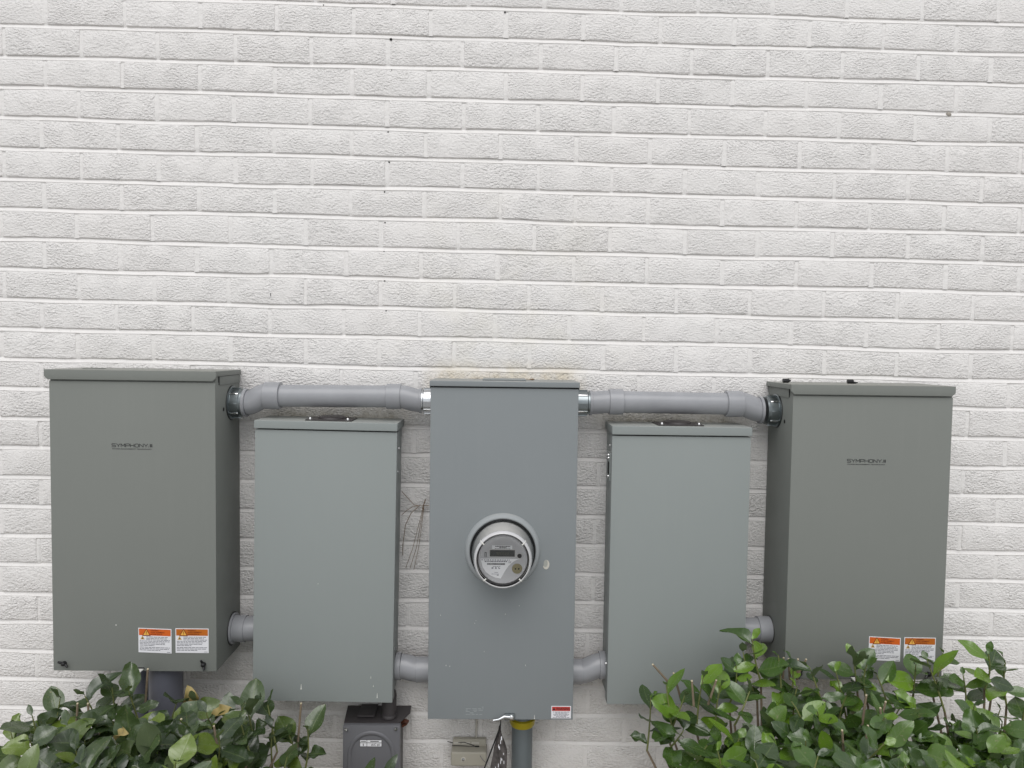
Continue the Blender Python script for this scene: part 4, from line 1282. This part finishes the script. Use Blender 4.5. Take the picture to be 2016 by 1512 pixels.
def shrub(loc, label, mat, stems, shoots, fillers, seed, cuts, size=1.0, dry=()):
    rr = random.Random(seed)
    root = thing('shrub', loc, label, 'shrub')
    L0 = Vector(loc)
    meshes = []
    for i in range(10):
        meshes.append(leaf_mesh('leaf', rr.uniform(0.054, 0.082) * size, rr.uniform(0.037, 0.050) * size, rr.uniform(-0.15, 0.80), rr.uniform(0.0, 0.42), rr.uniform(0.1, 0.7), rr.uniform(0, 6), mat))
    meshes.append(leaf_mesh('leaf', 0.070 * size, 0.034 * size, 1.7, 1.1, 0.6, 1.0, mat))
    meshes.append(leaf_mesh('leaf', 0.062 * size, 0.040 * size, -0.5, 0.9, 1.3, 4.0, mat))
    small = [leaf_mesh('leaf', rr.uniform(0.028, 0.042) * size, rr.uniform(0.014, 0.020) * size, rr.uniform(-0.2, 0.6), 0.4, 0.3, rr.uniform(0, 6), mat, 7, 2) for i in range(3)]
    count = 0
    trunk_pts = []
    for (bx, by) in stems:
        trunk_pts.append(Vector((bx, by, 0.22)))
        obj('trunk', tube(B(), [(bx, by, -0.03), (bx + rr.uniform(-0.01, 0.01), by, 0.12), (bx, by, 0.24)], [0.011, 0.009, 0.008], 8), MT['twig'], root)
    for (x, y, z, nl, ln, lean) in shoots:
        tip = Vector((x, y, z))
        ax = Vector((lean[0], lean[1], 1.0)).normalized()
        start = tip - ax * ln
        tp = min(trunk_pts, key=lambda p: (p - start).length)
        mid = tp.lerp(start, 0.55) + Vector((rr.uniform(-0.02, 0.02), rr.uniform(-0.02, 0.02), -0.03))
        path = []
        for i in range(7):
            t = i / 6
            path.append(tp * (1 - t) ** 2 + mid * 2 * t * (1 - t) + start * t * t)
        bend = Vector((rr.uniform(-0.012, 0.012), rr.uniform(-0.012, 0.012), 0))
        ctl = (start + tip) / 2 + bend
        def at(t): return start * (1 - t) ** 2 + ctl * 2 * t * (1 - t) + tip * t * t
        br = tube(B(), path + [at(i / 6) for i in range(1, 7)], [0.0055, 0.005, 0.0045, 0.004, 0.0034, 0.0030, 0.0026, 0.0024, 0.0022, 0.0020, 0.0018, 0.0015, 0.0011], 7)
        cut_z = start.z
        for f in br.faces:
            f.material_index = 1 if f.calc_center_median().z > cut_z else 0
        obj('branch', br, [MT['twig'], MT['stem']], root)
        ph = rr.uniform(0, 2 * PI)
        for k in range(nl):
            t = 1 - (k / max(1, nl - 1)) ** 0.9 * 0.85 if nl > 1 else 1.0
            p = at(t)
            tan = (at(min(1, t + 0.05)) - at(max(0, t - 0.05))).normalized()
            ang = ph + k * math.radians(137.5) + rr.uniform(-0.25, 0.25)
            o1 = tan.orthogonal().normalized()
            rad = o1 * math.cos(ang) + tan.cross(o1) * math.sin(ang)
            op = math.radians(34 + 52 * (k / max(1, nl - 1)) ** 0.7 + rr.uniform(-10, 14))
            d = tan * math.cos(op) + rad * math.sin(op)
            nrm = tan * math.sin(op) - rad * math.cos(op) + Vector((0, -0.40, 0.60))
            rm = frame_to(d, nrm) @ Matrix.Rotation(rr.uniform(-0.5, 0.5), 3, 'Y')
            src = small if (k == 0 and nl > 3) else meshes
            if count < 296:
                o = bpy.data.objects.new('leaf', rr.choice(src))
                COL.objects.link(o)
                o.parent = root
                s = rr.uniform(0.68, 1.22)
                mm = rm.to_4x4() @ Matrix.Diagonal((s * rr.uniform(0.9, 1.1), s, s, 1))
                mm.translation = p - L0
                o.matrix_local = mm
                count += 1
    for (x, y, z, dx, dy, dz, sc) in dry:
        o = bpy.data.objects.new('leaf', leaf_mesh('leaf', 0.055 * sc, 0.034 * sc, 0.7, 0.8, 1.0, x * 9, MT['dry_leaf']))
        COL.objects.link(o)
        o.parent = root
        mm = frame_to(Vector((dx, dy, dz)), Vector((0.2, -0.6, 1))).to_4x4()
        mm.translation = Vector((x, y, z)) - L0
        o.matrix_local = mm
        o['label'] = 'withered yellow-brown leaf'
    for (x, y, z, dx, dy, ln) in cuts:
        a = Vector((x, y, z)); b_ = a - Vector((dx, dy, 1)).normalized() * ln
        tw = tube(B(), [b_, (a + b_) / 2, a, a + (a - b_).normalized() * 0.0022], [0.0031, 0.0027, 0.0025, 0.0021], 7)
        for f in tw.faces:
            f.material_index = 1 if (f.calc_center_median() - b_).dot((a - b_).normalized()) > ln * 0.985 else 0
        obj('cut_twig', tw, [MT['twig'], MT['cut']], root)
    # inner foliage nobody could count
    vs, fs, uvs, sh = [], [], [], []
    for (x0, x1, y0, y1, z0, z1, num) in fillers:
        for i in range(num):
            me = rr.choice(meshes)
            x, y = rr.uniform(x0, x1), rr.uniform(y0, y1)
            edge = min((x - x0), (x1 - x)) / 0.14
            z = z0 + (z1 - z0) * rr.random() ** 0.75 * min(1.0, 0.55 + 0.45 * edge)
            d = Vector((rr.gauss(0, 1), rr.gauss(-0.25, 1), rr.gauss(0.15, 0.7)))
            rm = frame_to(d, Vector((rr.gauss(0, 0.5), rr.gauss(-0.5, 0.5), 1.0)))
            b0 = len(vs)
            s = rr.uniform(0.8, 1.15)
            r_ = rr.random() * 0.75
            for v in me.vertices:
                q = rm @ (v.co * s)
                vs.append((q.x + x - L0.x, q.y + y - L0.y, q.z + z - L0.z))
                sh.append(r_)
            ul = me.uv_layers[0].data
            for pl in me.polygons:
                fs.append([b0 + a for a in pl.vertices])
                uvs.extend([tuple(ul[li].uv) for li in pl.loop_indices])
    if vs:
        me = bpy.data.meshes.new('inner_foliage')
        me.from_pydata(vs, [], fs)
        ul = me.uv_layers.new(name='UVMap')
        flat = [c for uv in uvs for c in uv]
        ul.data.foreach_set('uv', flat)
        at_ = me.attributes.new('shade', 'FLOAT', 'POINT')
        at_.data.foreach_set('value', sh)
        me.polygons.foreach_set('use_smooth', [True] * len(me.polygons))
        me.materials.append(mat)
        me.update()
        o = bpy.data.objects.new('inner_foliage', me)
        COL.objects.link(o)
        o.parent = root
        tag(o, kind='stuff')
    return root

def grow(seed, tips, grid, zfun, leaves=(5, 8)):
    """tips: (x, y, z, nleaves) set by hand along the outline; grid: (x0, x1, y0, y1, nx, ny) fill on the clipped top"""
    rr = random.Random(seed)
    out = []
    for t in tips:
        x, y, z, nl = t[:4]
        lean = t[4] if len(t) > 4 else (rr.uniform(-0.35, 0.35), rr.uniform(-0.3, 0.2))
        out.append((x, y, z, nl, rr.uniform(0.09, 0.14), lean))
    x0, x1, y0, y1, nx, ny = grid
    for i in range(nx):
        for j in range(ny):
            x = x0 + (x1 - x0) * (i + rr.uniform(0.1, 0.9)) / nx
            y = y0 + (y1 - y0) * (j + rr.uniform(0.1, 0.9)) / ny
            out.append((x, y, zfun(x, y) + rr.uniform(-0.05, 0.018), rr.randint(*leaves), rr.uniform(0.07, 0.12), (rr.uniform(-0.5, 0.5), rr.uniform(-0.6, 0.15))))
    return out

DROP = 0.034
tipsL = [(-1.155, -0.28, 0.605, 5), (-1.110, -0.27, 0.640, 6), (-1.055, -0.25, 0.672, 6), (-0.985, -0.27, 0.690, 7), (-0.925, -0.26, 0.706, 7),
         (-0.880, -0.27, 0.700, 5), (-0.775, -0.25, 0.662, 3), (-0.735, -0.25, 0.662, 4), (-0.650, -0.28, 0.655, 7), (-0.595, -0.28, 0.672, 7),
         (-0.555, -0.25, 0.660, 5), (-0.535, -0.28, 0.620, 5), (-0.500, -0.26, 0.590, 6), (-0.462, -0.24, 0.596, 5, (0.05, -0.05)), (-0.485, -0.33, 0.575, 6)]
tipsL = [(t[0], t[1], t[2] - DROP) + t[3:] for t in tipsL]
shL = grow(21, tipsL, (-1.02, -0.56, -0.33, -0.62, 7, 5), lambda x, y: 0.645 + 0.02 * math.sin(x * 9) - 0.05 * max(0, (x + 0.66) * 6), (5, 7))
cutsL = [(-0.853, -0.23, 0.703, 0.12, -0.1, 0.09), (-0.985, -0.30, 0.650, 0.05, 0, 0.05), (-0.955, -0.31, 0.655, -0.05, 0, 0.06), (-0.478, -0.235, 0.622, 0.08, 0, 0.11), (-0.70, -0.40, 0.665, 0.2, 0, 0.06), (-0.62, -0.42, 0.66, -0.2, 0.1, 0.05)]
shrub((-0.80, -0.42, 0), 'dull green broadleaf shrub growing under the leftmost cabinet', MT['leaf_l'],
      [(-0.92, -0.40), (-0.80, -0.45), (-0.68, -0.42)], shL,
      [(-0.98, -0.58, -0.31, -0.66, 0.42, 0.625, 520), (-1.06, -0.54, -0.28, -0.66, 0.12, 0.45, 200)], 5, cutsL, 1.15, [(-0.735, -0.255, 0.615, -0.1, -0.1, 1.0, 1.05), (-0.655, -0.33, 0.635, 0.5, -0.2, 0.5, 0.9), (-0.80, -0.48, 0.665, 0.3, -0.3, 0.4, 0.8)])

tipsR = [(0.375, -0.27, 0.660, 5), (0.405, -0.30, 0.705, 6), (0.450, -0.30, 0.680, 6), (0.488, -0.32, 0.735, 7), (0.530, -0.32, 0.715, 7),
         (0.578, -0.28, 0.745, 7), (0.615, -0.28, 0.810, 7, (-0.25, -0.1)), (0.600, -0.26, 0.770, 5), (0.675, -0.29, 0.775, 5), (0.715, -0.28, 0.755, 5),
         (0.752, -0.29, 0.745, 6), (0.820, -0.28, 0.732, 6), (0.865, -0.27, 0.765, 6, (-0.2, -0.1)), (0.895, -0.28, 0.750, 6), (0.930, -0.26, 0.715, 5),
         (1.020, -0.27, 0.745, 6), (1.040, -0.28, 0.762, 7), (1.085, -0.27, 0.775, 6, (0.1, -0.1)), (1.150, -0.25, 0.712, 6), (1.190, -0.28, 0.778, 7),
         (1.240, -0.27, 0.752, 6), (1.225, -0.28, 0.640, 6), (1.270, -0.30, 0.640, 6)]
shR = grow(33, tipsR, (0.42, 1.25, -0.32, -0.62, 9, 4), lambda x, y: 0.690 + 0.015 * math.sin(x * 11) - 0.06 * max(0, (0.55 - x) * 4), (4, 6))
cutsR = [(0.385, -0.24, 0.728, -0.9, 0, 0.06), (0.432, -0.26, 0.715, -0.3, 0, 0.07), (0.458, -0.33, 0.728, -0.1, 0, 0.06), (0.515, -0.33, 0.730, 0.3, 0, 0.06),
         (0.700, -0.26, 0.755, 0.0, 0, 0.05), (0.712, -0.26, 0.752, -0.1, 0, 0.05), (0.735, -0.26, 0.752, 0, 0, 0.05), (0.755, -0.26, 0.752, 0.5, 0, 0.05),
         (0.845, -0.38, 0.720, 0.1, 0, 0.07), (0.890, -0.38, 0.705, 0.2, 0, 0.07), (0.868, -0.40, 0.700, -0.1, 0, 0.05), (1.215, -0.26, 0.655, 0.1, 0, 0.06), (0.80, -0.48, 0.70, 0.1, 0, 0.05), (0.735, -0.50, 0.70, -0.1, 0, 0.05)]
shrub((0.85, -0.42, 0), 'fresh green broadleaf shrub reaching up in front of the rightmost cabinet', MT['leaf_r'],
      [(0.60, -0.40), (0.78, -0.45), (0.95, -0.42), (1.12, -0.42)], shR,
      [(0.46, 1.22, -0.31, -0.66, 0.44, 0.665, 820), (0.42, 1.32, -0.28, -0.66, 0.12, 0.47, 280)], 9, cutsR, 0.98)

tipsM = [(-0.318, -0.34, 0.500, 4, (-0.30, -0.2)), (-0.258, -0.34, 0.503, 4, (0.35, -0.2)), (-0.285, -0.38, 0.48, 5), (-0.36, -0.36, 0.46, 5), (-0.22, -0.37, 0.45, 5)]
shM = grow(41, tipsM, (-0.38, -0.20, -0.34, -0.50, 2, 2), lambda x, y: 0.45)
shrub((-0.29, -0.40, 0), 'two upright green leaves of a low shrub in front of the small charcoal box', MT['leaf_l'],
      [(-0.29, -0.40)], shM, [(-0.42, -0.16, -0.32, -0.55, 0.10, 0.40, 60)], 13, [], 1.12)
